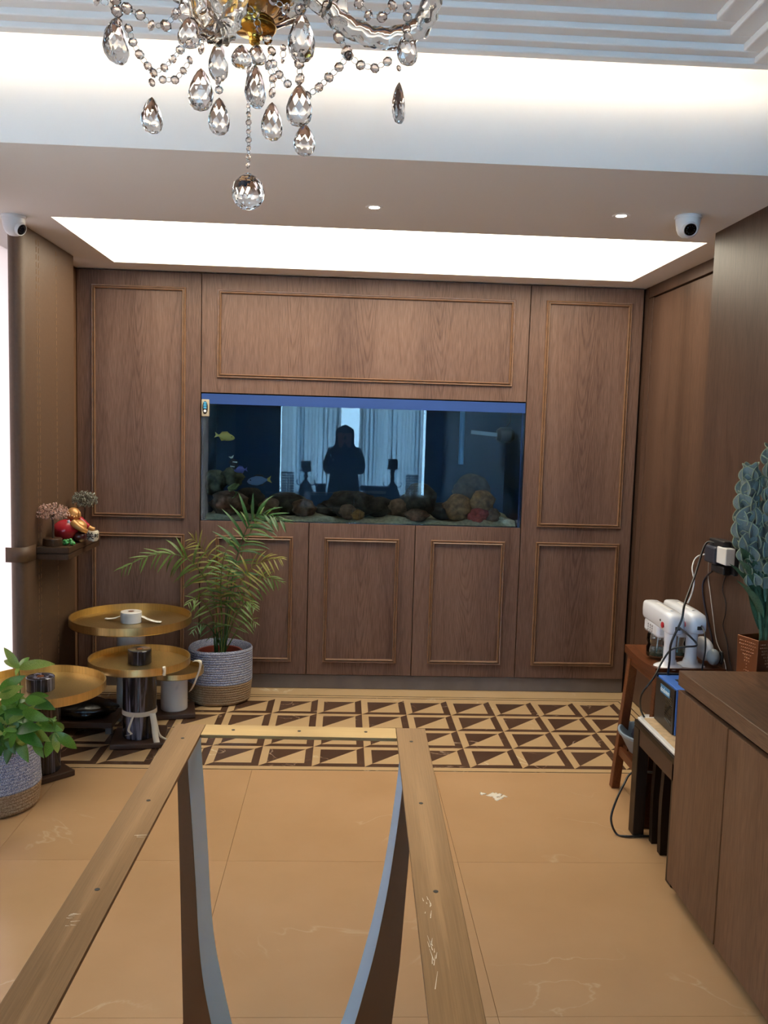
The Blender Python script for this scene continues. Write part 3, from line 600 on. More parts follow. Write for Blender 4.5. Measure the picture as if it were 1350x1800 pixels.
# reclining laughing figurine
t = thing('figurine', 'reclining gilded figurine in a red robe leaning on a dark sack, on the wall shelf', 'figurine', (-1.315, 4.2, SH), 0)
Mf = plain('gilded figurine skin', (.50, .25, .08), .3, .3); Mr_ = plain('red lacquer robe', (.33, .012, .022), .25); Md = plain('dark plum lacquer', (.05, .012, .015), .25)
P = lambda px, py, y: at_y(px, py, y) - Vector((-1.315, 4.2, SH))
obj('robe', MB().ball(P(116, 932, 4.15), .062, .06, .052, 20, 12, nz=.04, seed=3), Mr_, t, world=False, ang=180)
obj('head', MB().ball(P(129, 905, 4.19), .034, .034, .036, 18, 12).ball(P(126, 907, 4.155), .006).ball(P(134, 908, 4.155), .006).ball(P(130, 909, 4.152), .007).ball(P(118, 905, 4.18), .006, .01, .016).ball(P(140, 905, 4.18), .006, .01, .016), Mf, t, world=False, ang=180)
obj('belly', MB().ball(P(137, 925, 4.17), .042, .038, .032, 18, 12), Mf, t, world=False, ang=180)
obj('arm', MB().tube(spline([P(128, 918, 4.13), P(140, 928, 4.12), P(152, 934, 4.14)], 10), [.018]*4+[.015]*4+[.012]*3, 10), Mf, t, world=False, ang=180)
obj('sleeve', MB().tube(spline([P(138, 913, 4.2), P(146, 920, 4.19), P(154, 926, 4.2)], 8), [.02]*5+[.017]*4, 10), Mr_, t, world=False, ang=180)
obj('arm', MB().tube(spline([P(152, 924, 4.2), P(160, 929, 4.2), P(166, 931, 4.2)], 8), .011, 10), Mf, t, world=False, ang=180)
obj('sack', MB().ball(P(140, 943, 4.15), .032, .036, .03, 16, 10), Md, t, world=False, ang=180)
obj('robe_flower', MB().lathe([(.004, 0), (.009, .002), (.004, .004), (0, .004)], 10, P(121, 917, 4.092), Matrix.Rotation(PI/2, 3, 'X'), rf=lambda a, k: 1+.3*math.cos(5*a)), M_whitep, t, world=False)
pj = at_y(160, 941, 4.17); t = thing('jar', 'small white pot with black characters at the far end of the shelf', 'pot', (pj.x, 4.2, SH))
obj('pot_body', MB().lathe([(.020, 0), (.026, .01), (.027, .045), (.024, .05), (.019, .05), (.019, .03), (0, .03)], 22), plain('ivory glaze', (.62, .55, .43), .3), t, world=False)
def text(name, body, size, mat, parent, loc, rot, depth=.0006, align='CENTER'):
    cu = bpy.data.curves.new(name, 'FONT'); cu.body = body; cu.size = size; cu.align_x = align; cu.align_y = 'CENTER'; cu.extrude = depth; cu.offset = size*.02; cu.resolution_u = 2
    to = bpy.data.objects.new(name+'_src', cu); C.objects.link(to)
    dg = bpy.context.evaluated_depsgraph_get(); dg.update(); me = bpy.data.meshes.new_from_object(to.evaluated_get(dg)); bpy.data.objects.remove(to)
    me.materials.clear(); me.materials.append(mat); o = bpy.data.objects.new(name, me); C.objects.link(o)
    o.parent = parent; o.location = loc; o.rotation_euler = rot; return o
text('lettering', '关', .036, M_blackp, t, (-.005, -.0275, .025), (PI/2, 0, 0)); text('lettering', '时', .022, M_blackp, t, (.0225, -.019, .026), (PI/2, 0, .85))
pg = at_y(118, 948, 4.03); g = MB(); rnd = random.Random(2)
for i in range(26):
    a = rnd.uniform(0, 6.28); e = rnd.random()**.6; g.ball((pg.x+.028*e*math.cos(a)+.006*i/26, 4.035+.02*e*math.sin(a), SH+.008+.034*(1-e)*rnd.random()), .0085, nu=10, nv=7)
tag(obj('glass_grapes', g, plain('green glass', (.05, .26, .07), .12), ang=180, kind=None), 'little cluster of shiny green glass grapes on the front of the shelf', 'ornament')
# ================================================================== SIDE TABLES
def side_table(x, y, zrim, r, rimh, legr, base, rot, mat, label, knob=None, name='side_table', kh=.05):
    t = thing(name, label, 'table', (x, y, 0), 0, 'gold tray side tables'); zf = zrim-rimh
    obj('base_board', MB().box(-base/2, base/2, -base/2, base/2, 0.001, .026, Matrix.Rotation(rot, 3, 'Z')), M_basebrown, t, world=False, smooth=False, bevel=.004)
    obj('marble_leg', MB().lathe([(legr-.003, .026), (legr, .03), (legr, zf-.003), (legr-.003, zf)], 36), mat, t, world=False, loc=(0, 0, 0))
    obj('tray', MB().lathe([(0, zf), (r-.004, zf), (r, zf+.004), (r, zrim), (r-.005, zrim), (r-.005, zf+.006), (0, zf+.005)], 72), M_tray, t, world=False)
    if knob:
        k = obj('marble_knob', MB().lathe([(knob-.002, zf+.005), (knob, zf+.007), (knob, zf+kh-.003), (knob-.003, zf+kh), (knob*.32, zf+kh), (knob*.30, zf+kh-.012), (0, zf+kh-.012)], 30), mat, t, world=False)
        obj('wooden_plug', MB().lathe([(knob*.30, zf+kh-.004), (knob*.24, zf+kh+.001), (0, zf+kh+.001)], 16), M_redwood, k, world=False)
    return t
tA = side_table(-1.072, 4.42, .512, .303, .042, .072, .19, .1, M_wmarble, 'tallest gold tray table with white marble leg, back by the cabinet', .053, kh=.062)
tB = side_table(-.935, 4.02, .405, .232, .036, .077, .24, .12, M_bmarble, 'middle gold tray table with streaked black marble leg tied with cream tape', .054, kh=.072)
tC = side_table(-.850, 4.415, .243, .150, .030, .068, .21, .2, M_wmarble, 'lowest small gold tray table with short white marble leg next to the palm basket')
tD = side_table(-1.247, 3.598, .405, .262, .038, .078, .2, PI/4, M_bmarble, 'gold tray table with black marble leg nearest the window and leafy plant', .057, kh=.062)
ZA = .512-.042+.006
m = MB()
for sx_, ln, ry in ((-1, .10, .1), (1, .11, -.05)):
    pts = [(-1.072+sx_*(.045+ln*i/6), 4.43+ry*i/6*.4, ZA+.030-.024*min(1, i/4)+.0015*math.sin(i*2)) for i in range(7)]
    m.add([(x, y-.017, z) for x, y, z in pts]+[(x, y+.017, z) for x, y, z in pts], [(i, i+1, i+8, i+7) for i in range(6)])
tag(obj('paper_strip', m, M_paper, solid=.001), 'white paper strip tucked round the marble knob on the tallest tray', 'paper')
# tape on the tables
t = thing('tape_tie', 'cream tape knotted round the streaked black marble leg with hanging tails', 'tape', (-.935, 4.02, .12))
zt_ = .150
obj('tape_band', MB().lathe([(.0785, zt_-.012), (.080, zt_-.012), (.080, zt_+.010), (.0785, zt_+.010), (.0785, zt_-.012)], 36, (-.935, 4.02, 0), rf=lambda a, k: 1+.004*math.sin(4*a)), M_tape, t)
def ribbon(pts, wd, axis, mat, parent, name):
    sp_ = spline(pts, 18); a = Vector(axis)*wd/2; n = len(sp_)
    return obj(name, MB().add([p-a for p in sp_]+[p+a for p in sp_], [(i, i+1, n+i+1, n+i) for i in range(n-1)]), mat, parent, solid=.0012)
ribbon([(-.862, 3.960, .152), (-.850, 3.945, .10), (-.842, 3.935, .05), (-.826, 3.915, .003)], .026, (1, .3, 0), M_tape, t, 'tape_tail')
ribbon([(-.855, 3.97, .15), (-.840, 3.955, .10), (-.825, 3.95, .05), (-.79, 3.95, .030)], .010, (.7, .2, .7), M_tape, t, 'tape_tail')
ribbon([(-.945, 3.940, .148), (-.955, 3.930, .115), (-.965, 3.932, .08), (-.952, 3.932, .062), (-.975, 3.932, .055)], .011, (1, .2, .1), M_tape, t, 'tape_tail')
tag(ribbon([(-.788, 3.850, .4075), (-.785, 3.842, .403), (-.784, 3.841, .39), (-.785, 3.842, .366)], .016, (.75, .6, 0), M_tape, None, 'tape_patch'), 'small cream tape patch on the rim of the middle tray', 'tape')
tag(ribbon([at_y(340, 1162, 4.36), at_y(352, 1163, 4.33), at_y(350, 1180, 4.33), at_y(340, 1205, 4.33), at_y(334, 1215, 4.355)], .016, (.8, .3, .5), M_tape, None, 'tape_strap'), 'long cream tape strip hanging from the lowest small tray', 'tape')
# black wrapped bundle on a low board
t = thing('wrapped_bundle', 'low black plastic-wrapped bundle lying on a brown footed board behind the tables', 'bundle', (-1.2, 4.18, 0))
obj('board', MB().box(-1.385, -1.078, 4.075, 4.30, .035, .062), M_basebrown, t, smooth=False, bevel=.003)
for a in (-1.36, -1.115):
    for b in (4.09, 4.27): obj('foot', MB().box(a, a+.03, b, b+.03, .001, .036), M_plinth, t, smooth=False, bevel=.002)
obj('black_wrap', MB().ball((-1.235, 4.19, .10), .145, .10, .045, 30, 14, nz=.06, seed=8), M_plastic, t, ang=180)
# ================================================================== BASKETS AND PLANTS
def basket(x, y, r, h_, split, label, seed, lean=.0):
    t = thing('woven_basket', label, 'basket', (x, y, 0), 0); rnd = random.Random(seed); ph = rnd.uniform(0, 6)
    coil = .0125
    def prof(z0, z1, r0, r1):
        out = []; n = max(2, int((z1-z0)/coil))
        for i in range(n):
            for k, f in enumerate((0, .25, .5, .75)):
                u = (i+f)/n; out.append((r0+(r1-r0)*u + .0030*math.sin(PI*f), z0+(z1-z0)*u))
        out.append((r1, z1)); return out
    wob = lambda a, k: 1+.022*math.sin(2*a+ph)+.014*math.sin(3*a+ph*2)
    bot = prof(.012, split, r*.97, r*1.03)
    obj('jute_lower', MB().lathe([(0, .002), (r*.9, .002), (r*.95, .006)] + bot, 56, rf=wob), M_tanweave, t, world=False, ang=60)
    top = prof(split+.001, h_, r*1.03, r*1.0)
    def wob2(a, k): return wob(a, k)*(1+.02*math.sin(3*a+ph)*(k/40))
    tp = [(q, z) for q, z in top] + [(r*.985, h_+.006), (r*.96, h_), (r*.955, h_-.06), (r*.95, split)]
    obj('woven_upper', MB().lathe(tp, 56, rf=wob2), M_blueweave, t, world=False, ang=60)
    return t
basket(-.654, 4.672, .166, .292, .115, 'blue and tan woven rope basket holding the palm by the cabinets', 3)
basket(-1.322, 3.315, .160, .262, .092, 'blue and tan woven rope basket at the left edge holding the leafy plant', 5)
def lf_mesh(name, L_, W_, bend, fold, mat, n=7, tipw=.0, base=.12):
    vs = []; fs = []
    for i in range(n+1):
        u = i/n; wv = W_*.5*(math.sin(PI*min(1, base+u*(1-base)))**.8)*(1-.15*u) if i < n else W_*.02
        x = L_*(math.sin(bend*u)/bend if abs(bend) > 1e-3 else u); z = -L_*((1-math.cos(bend*u))/bend) if abs(bend) > 1e-3 else 0
        vs += [(x, -wv, z+fold*wv), (x, 0, z), (x, wv, z+fold*wv)]
    for i in range(n):
        a = i*3; fs += [(a, a+1, a+4, a+3), (a+1, a+2, a+5, a+4)]
    return MB().add(vs, fs).mesh(name, mat, True, 80)
def orient(o, pos, direction, up=(0, 0, 1), scale=(1, 1, 1)):
    d = Vector(direction).normalized(); u = Vector(up); y = u.cross(d)
    y = y.normalized() if y.length > 1e-4 else d.orthogonal().normalized(); z = d.cross(y)
    M = Matrix((d, y, z)).transposed().to_4x4(); M.translation = Vector(pos)
    o.matrix_local = M @ Matrix.Diagonal((*scale, 1))
def link_copy(name, me, parent):
    o = bpy.data.objects.new(name, me); C.objects.link(o); o.parent = parent; return o
# palm
PX, PY = -.654, 4.672
t = thing('potted_palm', 'areca palm with arching fronds in a red-brown pot inside the woven basket', 'plant', (PX, PY, 0))
obj('plastic_pot', MB().lathe([(0, .02), (.10, .02), (.118, .25), (.124, .252), (.124, .268), (.112, .268), (.108, .235), (0, .232)], 36), M_pot, t, world=False)
obj('soil', MB().lathe([(0, .238), (.107, .236), (.107, .232)], 24), M_soil, t, world=False)
K = PY/F
lfs = {}
for nm, mt in (('g', M_palm), ('y', M_palmy), ('d', M_palmd)):
    lfs[nm] = [lf_mesh('leaflet', 1.0, .085, b, .3, mt, 6) for b in (.25, .7, 1.2)]
nleaf = [0]
def frond(pts, n, lmax, kind, dy, seed, spread=1.0, start=.38, droop=.25, both=True):
    """pts: photo pixels of the rib; dy: how far the tip leans towards the camera"""
    rnd = random.Random(seed); W = []
    for i, (px, py) in enumerate(pts):
        u = i/(len(pts)-1); y = PY - dy*u*u; p = at_y(px, py, y); W.append(p - Vector((PX, PY, 0)))
    W[0] = Vector((W[0].x*.5, -.01+rnd.uniform(-.03, .03), .235))
    S_ = spline(W, 36); f = obj('frond', MB().tube(S_, [.0042*(1-.8*i/36) for i in range(37)], 6), {'g': M_palm, 'y': M_palmy, 'd': M_palmd}[kind], t, world=False, ang=180)
    for i in range(n):
        u = start+(1-start)*(i/(n-1)); k = min(35, int(u*36)); pos = S_[k]; tan = (S_[min(36, k+1)]-S_[max(0, k-1)]).normalized()
        side = tan.cross(Vector((0, -1, .25))).normalized(); v = (u-start)/(1-start)
        ln = lmax*(.5+1.0*math.sin(PI*min(1, .18+.8*v))*.55)*(1-.35*v)*rnd.uniform(.85, 1.1)
        for sg in ((1, -1) if both else (1,)):
            fw = .55+.8*v
            d = (tan*fw + side*sg*spread + Vector((0, -.35*rnd.random(), -droop+rnd.uniform(-.12, .12)))).normalized()
            o = link_copy('leaflet', rnd.choice(lfs[kind]), f); orient(o, pos, d, Vector((0, -.6, .8)), (ln, ln*rnd.uniform(1.1, 1.5), ln)); nleaf[0] += 1
B = (395, 1150)
frond([B, (402, 1060), (415, 985), (436, 925), (462, 903), (500, 917)], 15, .19, 'd', .22, 1, .75, .36, .1)
frond([B, (408, 1050), (424, 975), (452, 915), (480, 905)], 10, .13, 'g', .05, 11, .9, .4)
frond([B, (384, 1090), (362, 1020), (325, 980), (270, 975), (212, 1000)], 18, .15, 'g', .28, 2, .9, .30, .45)
frond([B, (388, 1070), (376, 1010), (358, 968), (338, 946)], 13, .14, 'y', .12, 3, .9, .35)
frond([B, (405, 1080), (425, 1020), (458, 988), (495, 982)], 14, .13, 'y', .25, 4, .9, .36, .5)
frond([B, (406, 1090), (432, 1040), (462, 1015), (492, 1022)], 12, .13, 'g', .12, 5, .9, .36, .6)
frond([B, (390, 1080), (388, 1030), (392, 985), (405, 950)], 12, .13, 'g', .3, 6, .9, .35, .2)
frond([B, (382, 1110), (366, 1070), (345, 1052), (330, 1062)], 10, .11, 'g', .3, 7, .9, .35, .5)
frond([B, (402, 1115), (418, 1075), (436, 1058), (448, 1068)], 10, .11, 'g', .3, 8, .9, .35, .5)
frond([B, (383, 1125), (366, 1100), (350, 1098), (338, 1112)], 8, .09, 'd', .3, 9, .9, .35, .5)
frond([B, (407, 1125), (424, 1098), (440, 1090), (450, 1096)], 7, .09, 'g', .15, 10, .9, .35, .3)
frond([B, (396, 1095), (398, 1050), (402, 1010), (412, 985)], 10, .12, 'd', .15, 12, .9, .4, .3)
sm = MB(); rnd = random.Random(4)
for i in range(12):
    a = rnd.uniform(0, 6.28); q_ = rnd.uniform(.01, .035); sm.tube([(q_*math.cos(a), q_*math.sin(a), .232), (q_*1.6*math.cos(a), q_*1.6*math.sin(a), .33+.1*rnd.random())], [.006, .003], 7)
obj('stems', sm, M_palmd, t, world=False, ang=180)
# leafy plant at the left edge
QX, QY = -1.322, 3.315
t = thing('potted_leafy_plant', 'bushy bright green leafy plant at the left edge in the woven basket', 'plant', (QX, QY, 0))
obj('plastic_pot', MB().lathe([(0, .02), (.10, .02), (.12, .22), (.127, .222), (.127, .236), (.112, .236), (.108, .2), (0, .2)], 32), M_pot, t, world=False)
obj('soil', MB().lathe([(0, .206), (.108, .204), (.108, .2)], 24), M_soil, t, world=False)
LM = {k: [lf_mesh('leaf', 1.0, .40, b, .25, m, 8, base=.05) for b in (.5, 1.0)] for k, m in (('g', M_leafg), ('l', M_leafl), ('d', M_leafd))}
rnd = random.Random(12)
def stem_(pts, kind='g'):
    W = spline(pts, 14); obj('stem', MB().tube(W, [.0035]*8+[.0025]*7, 6), M_leafl if kind == 'l' else M_leafg, t, world=False, ang=180); return W
def Q(px, py, y): return at_y(px, py, y) - Vector((QX, QY, 0))
def put(pos, px, py, y, kind, up=(0, -.7, .7), wd=1.0):
    tip = Q(px, py, y); d = tip-Vector(pos); o = link_copy('leaf', rnd.choice(LM[kind]), t); orient(o, pos, d, up, (d.length, d.length*wd, d.length))
c0 = (0, 0, .21)
S_ = stem_([c0, (.02, -.03, .30), Q(33, 1235, 3.24), Q(33, 1175, 3.23)])
for a in ((8, 1138, 3.2, 'l'), (0, 1152, 3.24, 'l'), (86, 1157, 3.2, 'l'), (52, 1148, 3.3, 'g'), (27, 1178, 3.18, 'l')): put(S_[14], *a, up=(.1, -.8, .6), wd=.8)
S_ = stem_([c0, (.09, -.06, .33), Q(85, 1262, 3.18), Q(97, 1288, 3.16)])
for a in ((76, 1336, 3.14, 'g'), (100, 1326, 3.12, 'l'), (138, 1316, 3.14, 'g'), (122, 1292, 3.2, 'g'), (102, 1258, 3.2, 'g'), (77, 1290, 3.2, 'l'), (90, 1254, 3.24, 'g')): put(S_[11 if a[1] < 1300 else 14], *a, up=(.2, -.9, .5))
for (px, py, y) in ((25, 1238, 3.25), (45, 1255, 3.2), (10, 1250, 3.2), (60, 1275, 3.18), (-15, 1240, 3.3), (30, 1285, 3.12), (5, 1290, 3.14), (45, 1230, 3.35), (-30, 1265, 3.22)):
    S_ = stem_([c0, tuple((Vector(c0)+Q(px, py, y))/2+Vector((0, 0, .05))), Q(px, py, y)])
    n = 6
    for i in range(n):
        a = 2*PI*i/n+rnd.uniform(-.4, .4); dx = math.cos(a); dz = math.sin(a)
        ln = rnd.uniform(34, 52); bx = px+dx*ln; by = py+dz*ln*.7+12
        put(S_[14], bx, by, y-rnd.uniform(-.03, .09), rnd.choice('ggdddgl' if py > 1245 else 'ggld'))
for (px, py, tx, ty_, k) in ((45, 1230, 72, 1232, 'g'), (40, 1250, 78, 1265, 'g'), (40, 1270, 68, 1305, 'g'), (30, 1290, 45, 1340, 'g'), (10, 1280, 22, 1325, 'd'), (0, 1270, -4, 1330, 'd'), (60, 1300, 72, 1330, 'g'), (20, 1300, 8, 1342, 'd'), (55, 1280, 82, 1302, 'l'), (0, 1215, 26, 1192, 'g'), (0, 1225, 30, 1208, 'l'), (2, 1235, 32, 1222, 'g')):
    put(Q(px, py, 3.17), tx, ty_, 3.11, k, up=(0, -.9, .3))
# ================================================================== DINING TABLE FRAME
ang = math.atan2(.0204, 1.033)
TC = Vector((-.0886, 2.037, 0))
t = thing('dining_table', 'long brass dining table frame without its top in the foreground', 'table', TC, -ang)
ZT = .78; TH = .008
hw = .2998; bw = .0706; LN = 1.9
# local frame: x across, y towards the camera negative
tm = lambda nm, a, b, c, d: obj(nm, MB().box(a, b, c, d, ZT-TH, ZT), M_brass, t, world=False, smooth=False, bevel=.0008)
tm('side_bar', -hw, -hw+bw, -LN, 0); tm('side_bar', hw-bw, hw, -LN, 0)
M_brasslit = brushed('lit crossways brass', (.47, .335, .16), .4, (3, 200, 200))  # lighter copy of the brass, brighter reflections put into its colour
for a, b in ((-bw, 0), (-LN, -LN+bw)): obj('end_bar', MB().box(-hw+bw+.0006, hw-bw-.0006, a, b, ZT-TH, ZT-.0003), M_brasslit, t, world=False, smooth=False, bevel=.0008)
def screw(x, y): obj('screw_hole', MB().lathe([(0, .0004), (.0042, .0004), (.0042, 0), (0, 0)], 12, (x, y, ZT)), M_screw, t, world=False, smooth=False)
def loc_(px, py):
    p = at_z(px, py, ZT) - TC; ca, sa = math.cos(ang), math.sin(ang); return (p.x*ca-p.y*sa, p.x*sa+p.y*ca)
for px, py in ((410, 1283), (526, 1285), (643, 1286.5), (321, 1297.5), (723, 1303.5), (261, 1407), (740, 1412), (171, 1563.5), (766, 1567)): screw(*loc_(px, py))
sc_ = MB(); rnd = random.Random(6)
for (px, py, n, L_) in ((752, 1600, 10, .02), (760, 1680, 14, .035), (758, 1750, 12, .05), (240, 1490, 12, .03), (120, 1620, 10, .02)):
    for i in range(n):
        x, y = loc_(px+rnd.uniform(-8, 8), py+rnd.uniform(-22, 22)); a = rnd.choice([1.5, 1.4, 1.7]) if px > 500 else rnd.uniform(-.1, .25); l = L_*rnd.uniform(.2, .8)
        d = Vector((math.cos(a), math.sin(a), 0)); nrm = Vector((-d.y, d.x, 0))*.0006; p = Vector((x, y, ZT+.0003))
        if abs(x) > hw-bw+.012 and abs(x) < hw-.012: sc_.add([p-nrm, p+d*l-nrm*.3, p+d*l+nrm*.3, p+nrm], [(0, 1, 2, 3)])
obj('scratches', sc_, plain('bare metal scratch', (.75, .68, .55), .5, .6), t, world=False, smooth=False, kind='stuff')
# curved legs: face towards the camera bronze, inner face steel with daylight blue in its colour
Lin = [(-.322, .771), (-.329, .742), (-.321, .63), (-.310, .47), (-.302, .338), (-.291, .232), (-.272, .132), (-.250, .03), (-.241, .001)]
Lout = [(-.356, .771), (-.351, .695), (-.344, .47), (-.335, .132), (-.331, .001)]
Rin = [(.154, .771), (.150, .672), (.128, .472), (.103, .32), (.079, .212), (.059, .131), (.030, .03), (.018, .001)]
Rout = [(.180, .771), (.177, .695), (.170, .51), (.158, .28), (.144, .131), (.135, .001)]
def leg(inn, out, y0, y1, par):
    inn = [(p.x, p.z) for p in spline([(x, 0, z) for x, z in inn], 28)]
    poly = inn + out[::-1]
    toL = lambda x, y, z: (Vector((x, y, z))-TC)
    n = len(poly)
    o = obj('leg', MB().prism(poly, lambda x, z: toL(x, y0, z), lambda x, z: toL(x, y1, z)), M_bronze, par, world=False, rot=(0, 0, ang*0), ang=30)
    sgn = 1 if out[0][0] < inn[0][0] else -1
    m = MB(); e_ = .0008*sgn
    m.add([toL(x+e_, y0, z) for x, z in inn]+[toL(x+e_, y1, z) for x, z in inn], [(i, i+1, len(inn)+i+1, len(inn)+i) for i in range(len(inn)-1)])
    f = obj('inner_face', m, M_steel, o, world=False, ang=60); f['label'] = 'inner face coloured pale blue for window daylight'
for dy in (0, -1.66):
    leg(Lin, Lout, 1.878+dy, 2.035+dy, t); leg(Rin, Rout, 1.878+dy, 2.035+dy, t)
# ================================================================== SIDEBOARD
t = thing('sideboard', 'low walnut-veneer sideboard along the right wall with thick overhanging top', 'sideboard', (1.29, 1.7, 0))
YE, YN = 2.700, .30
obj('top_board', MB().box(1.100, 1.470, YN, YE, .700, .748), M_boardtop, t, smooth=False, bevel=.002)
obj('carcass', MB().box(1.124, 1.470, YN+.01, YE-.004, .036, .682), M_shadow, t, smooth=False)
obj('end_panel', MB().box(1.124, 1.470, YE-.004, YE, .036, .684), M_board, t, smooth=False)
obj('handle_gap', MB().box(1.14, 1.470, YN+.01, YE-.01, .682, .700), M_shadow, t, smooth=False)
obj('recessed_base', MB().box(1.165, 1.470, YN+.01, YE-.03, 0, .036), M_shadow, t, smooth=False)
ys = [YE, 2.330, 1.79, 1.25, .71, YN+.01]
for a, b in zip(ys, ys[1:]): obj('door', MB().box(1.101, 1.121, b+.0025, a-.0025, .038, .684), M_board, t, smooth=False, bevel=.0025)
# ================================================================== STOOL, BENCH
t = thing('wooden_stool', 'red-brown wooden stool with splayed legs carrying two white spray guns', 'stool', (1.325, 3.30, 0))
SX0, SX1, SY0, SY1, SZ = 1.192, 1.464, 3.145, 3.508, .63
def seat(u, v, dz=0):
    x = SX0+(SX1-SX0)*u; y = SY0+(SY1-SY0)*v; return Vector((x, y, SZ-.012*math.sin(PI*v)-dz))
NU, NV = 6, 14
m = MB().grid(lambda u, v: seat(u, v), NU, NV); n0 = len(m.v); m.add([tuple(seat(i/NU, j/NV, .03)) for j in range(NV+1) for i in range(NU+1)], [(j*(NU+1)+i+NU+1, j*(NU+1)+i+NU+2, j*(NU+1)+i+1, j*(NU+1)+i) for j in range(NV) for i in range(NU)])
W_ = NU+1
for i in range(NU): m.f += [(i, n0+i, n0+i+1, i+1), (NV*W_+i+1, n0+NV*W_+i+1, n0+NV*W_+i, NV*W_+i)]
for j in range(NV): m.f += [((j+1)*W_, n0+(j+1)*W_, n0+j*W_, j*W_), (j*W_+NU, n0+j*W_+NU, n0+(j+1)*W_+NU, (j+1)*W_+NU)]
obj('seat', m, M_redwood, t, ang=50)
def bar4(pa, pb, wx, wy): # square bar between two points, vertical ends
    pa, pb = Vector(pa), Vector(pb); f = lambda p: [p+Vector((a*wx/2, b*wy/2, 0)) for a, b in ((-1, -1), (1, -1), (1, 1), (-1, 1))]
    return MB().hexa(f(pb)+f(pa))
tops = {(-1, 1): (1.222, 3.478), (-1, -1): (1.222, 3.180), (1, 1): (1.43, 3.478), (1, -1): (1.43, 3.180)}
feet = {(-1, 1): (1.190, 3.535), (-1, -1): (1.190, 3.162), (1, 1): (1.445, 3.498), (1, -1): (1.445, 3.162)}
for k in tops: obj('leg', bar4((*tops[k], .602), (*feet[k], .001), .036, .036), M_redwood, t, smooth=False, bevel=.003)
lerp = lambda k, z: tuple(feet[k][i]+(tops[k][i]-feet[k][i])*z/.6 for i in (0, 1))
obj('apron', MB().box(1.207, 1.225, 3.20, 3.465, .555, .604), M_redwood, t, smooth=False, bevel=.002); obj('apron', MB().box(1.24, 1.42, 3.468, 3.484, .555, .604), M_redwood, t, smooth=False, bevel=.002)
for sx_ in (-1, 1):
    a, b = lerp((sx_, 1), .175), lerp((sx_, -1), .175); obj('foot_rail', MB().box(min(a[0], b[0])-.011, max(a[0], b[0])+.011, b[1]+.017, a[1]-.017, .155, .192), M_redwood, t, smooth=False, bevel=.002)
for i in range(4):
    yy = 3.19+.085*i; obj('shelf_slat', MB().box(1.205, 1.432, yy, yy+.07, .190, .204), M_redwood, t, smooth=False, bevel=.002)
# basin on the stool's lower shelf
bx = at_y(1118, 1308, 3.40); t = thing('basin', 'grey-blue oval plastic basin with a thick rim on the lower shelf of the stool', 'basin', (1.262, 3.40, .2045))
obj('basin_shell', MB().lathe([(0, 0), (.055, 0), (.062, .004), (.098, .07), (.106, .076), (.108, .086), (.100, .088), (.094, .078), (.058, .010), (0, .008)], 36, sx=1.0, sy=1.25), M_greyblue, t, world=False)
tag(obj('navy_bundle', MB().ball((1.275, 3.41, .275), .06, .075, .052, 18, 12, nz=.07, seed=4), M_navy, ang=180), 'dark navy cloth bundle lying in the grey-blue basin', 'cloth')
tag(obj('pale_piece', MB().ball((1.30, 3.43, .332), .052, .05, .02, 20, 10, nz=.08, seed=6), M_camw, ang=180), 'pale piece lying on top of the navy bundle in the basin', 'cloth')  # pale piece of no known kind, shaped as a lump
# black-brown bench with white tray and blue machine
t = thing('bench', 'small black-brown wooden bench between the sideboard and the stool', 'bench', (1.28, 2.94, 0))
KX0, KX1, KY0, KY1, KZ = 1.118, 1.462, 2.712, 3.135, .437
obj('bench_top', MB().box(KX0, KX1, KY0, KY1, KZ-.022, KZ), M_blackwood, t, smooth=False, bevel=.003)
for a, b in ((KX0+.004, KX0+.022), (KX1-.022, KX1-.004)): obj('apron', MB().box(a, b, KY0+.02, KY1-.03, KZ-.085, KZ-.022), M_basebrown if a < 1.2 else M_blackwood, t, smooth=False, bevel=.002)
obj('apron', MB().box(KX0+.03, KX1-.03, KY1-.026, KY1-.008, KZ-.085, KZ-.022), M_blackwood, t, smooth=False, bevel=.002)
for a, b, w_, d_ in ((KX0, KY1-.055, .042, .055), (KX1-.042, KY1-.055, .042, .055), (KX0+.004, KY0, .042, .05), (KX1-.042, KY0, .042, .05)): obj('leg', MB().box(a, a+w_, b, b+d_, .001, KZ-.022), M_blackwood, t, smooth=False, bevel=.003)
t = thing('tucked_stool', 'small black stool with curved legs tucked beneath the bench', 'stool', (1.29, 2.92, 0))
obj('seat', MB().box(1.165, 1.41, 2.83, 3.05, .318, .340), M_blackwood, t, smooth=False, bevel=.004)
for a in (1.168, 1.37):
    for b in (2.945, 3.02) if 0 else (2.935, 3.02):
        obj('leg', MB().prism([(0, .001), (.036, .001), (.032, .12), (.030, .25), (.036, .318), (0, .318), (-.004, .2), (-.003, .1)], lambda x, z: (a+x, b, z), lambda x, z: (a+x, b+.028, z)), M_blackwood, t, ang=30)
t = thing('serving_tray', 'white rimmed tray with pale wood inlay on the black-brown bench', 'tray', (1.28, 2.94, KZ))
obj('rim', MB().box(1.125, 1.455, 2.73, 3.125, KZ+.0005, KZ+.012), M_camw, t, smooth=False, bevel=.004)
obj('inlay', MB().box(1.142, 1.44, 2.748, 3.108, KZ+.011, KZ+.0128), plain('pale wood inlay', (.55, .40, .24), .5, var=.2, vscale=40), t, smooth=False)
t = thing('blue_machine', 'blue and black vented machine box with a lettered label on the white tray', 'machine', (1.27, 3.01, KZ+.013))
KB = KZ+.0135; MZ = .618
obj('blue_housing', MB().box(1.186, 1.35, 2.915, 3.100, KB, MZ), M_bluep, t, smooth=False, bevel=.003)
obj('black_front', MB().box(1.180, 1.1865, 2.922, 3.103, KB+.001, MZ-.006), M_blackp, t, smooth=False, bevel=.001)
obj('rear_lip', MB().box(1.182, 1.30, 3.100, 3.112, MZ-.02, MZ+.006), M_blackp, t, smooth=False, bevel=.002)
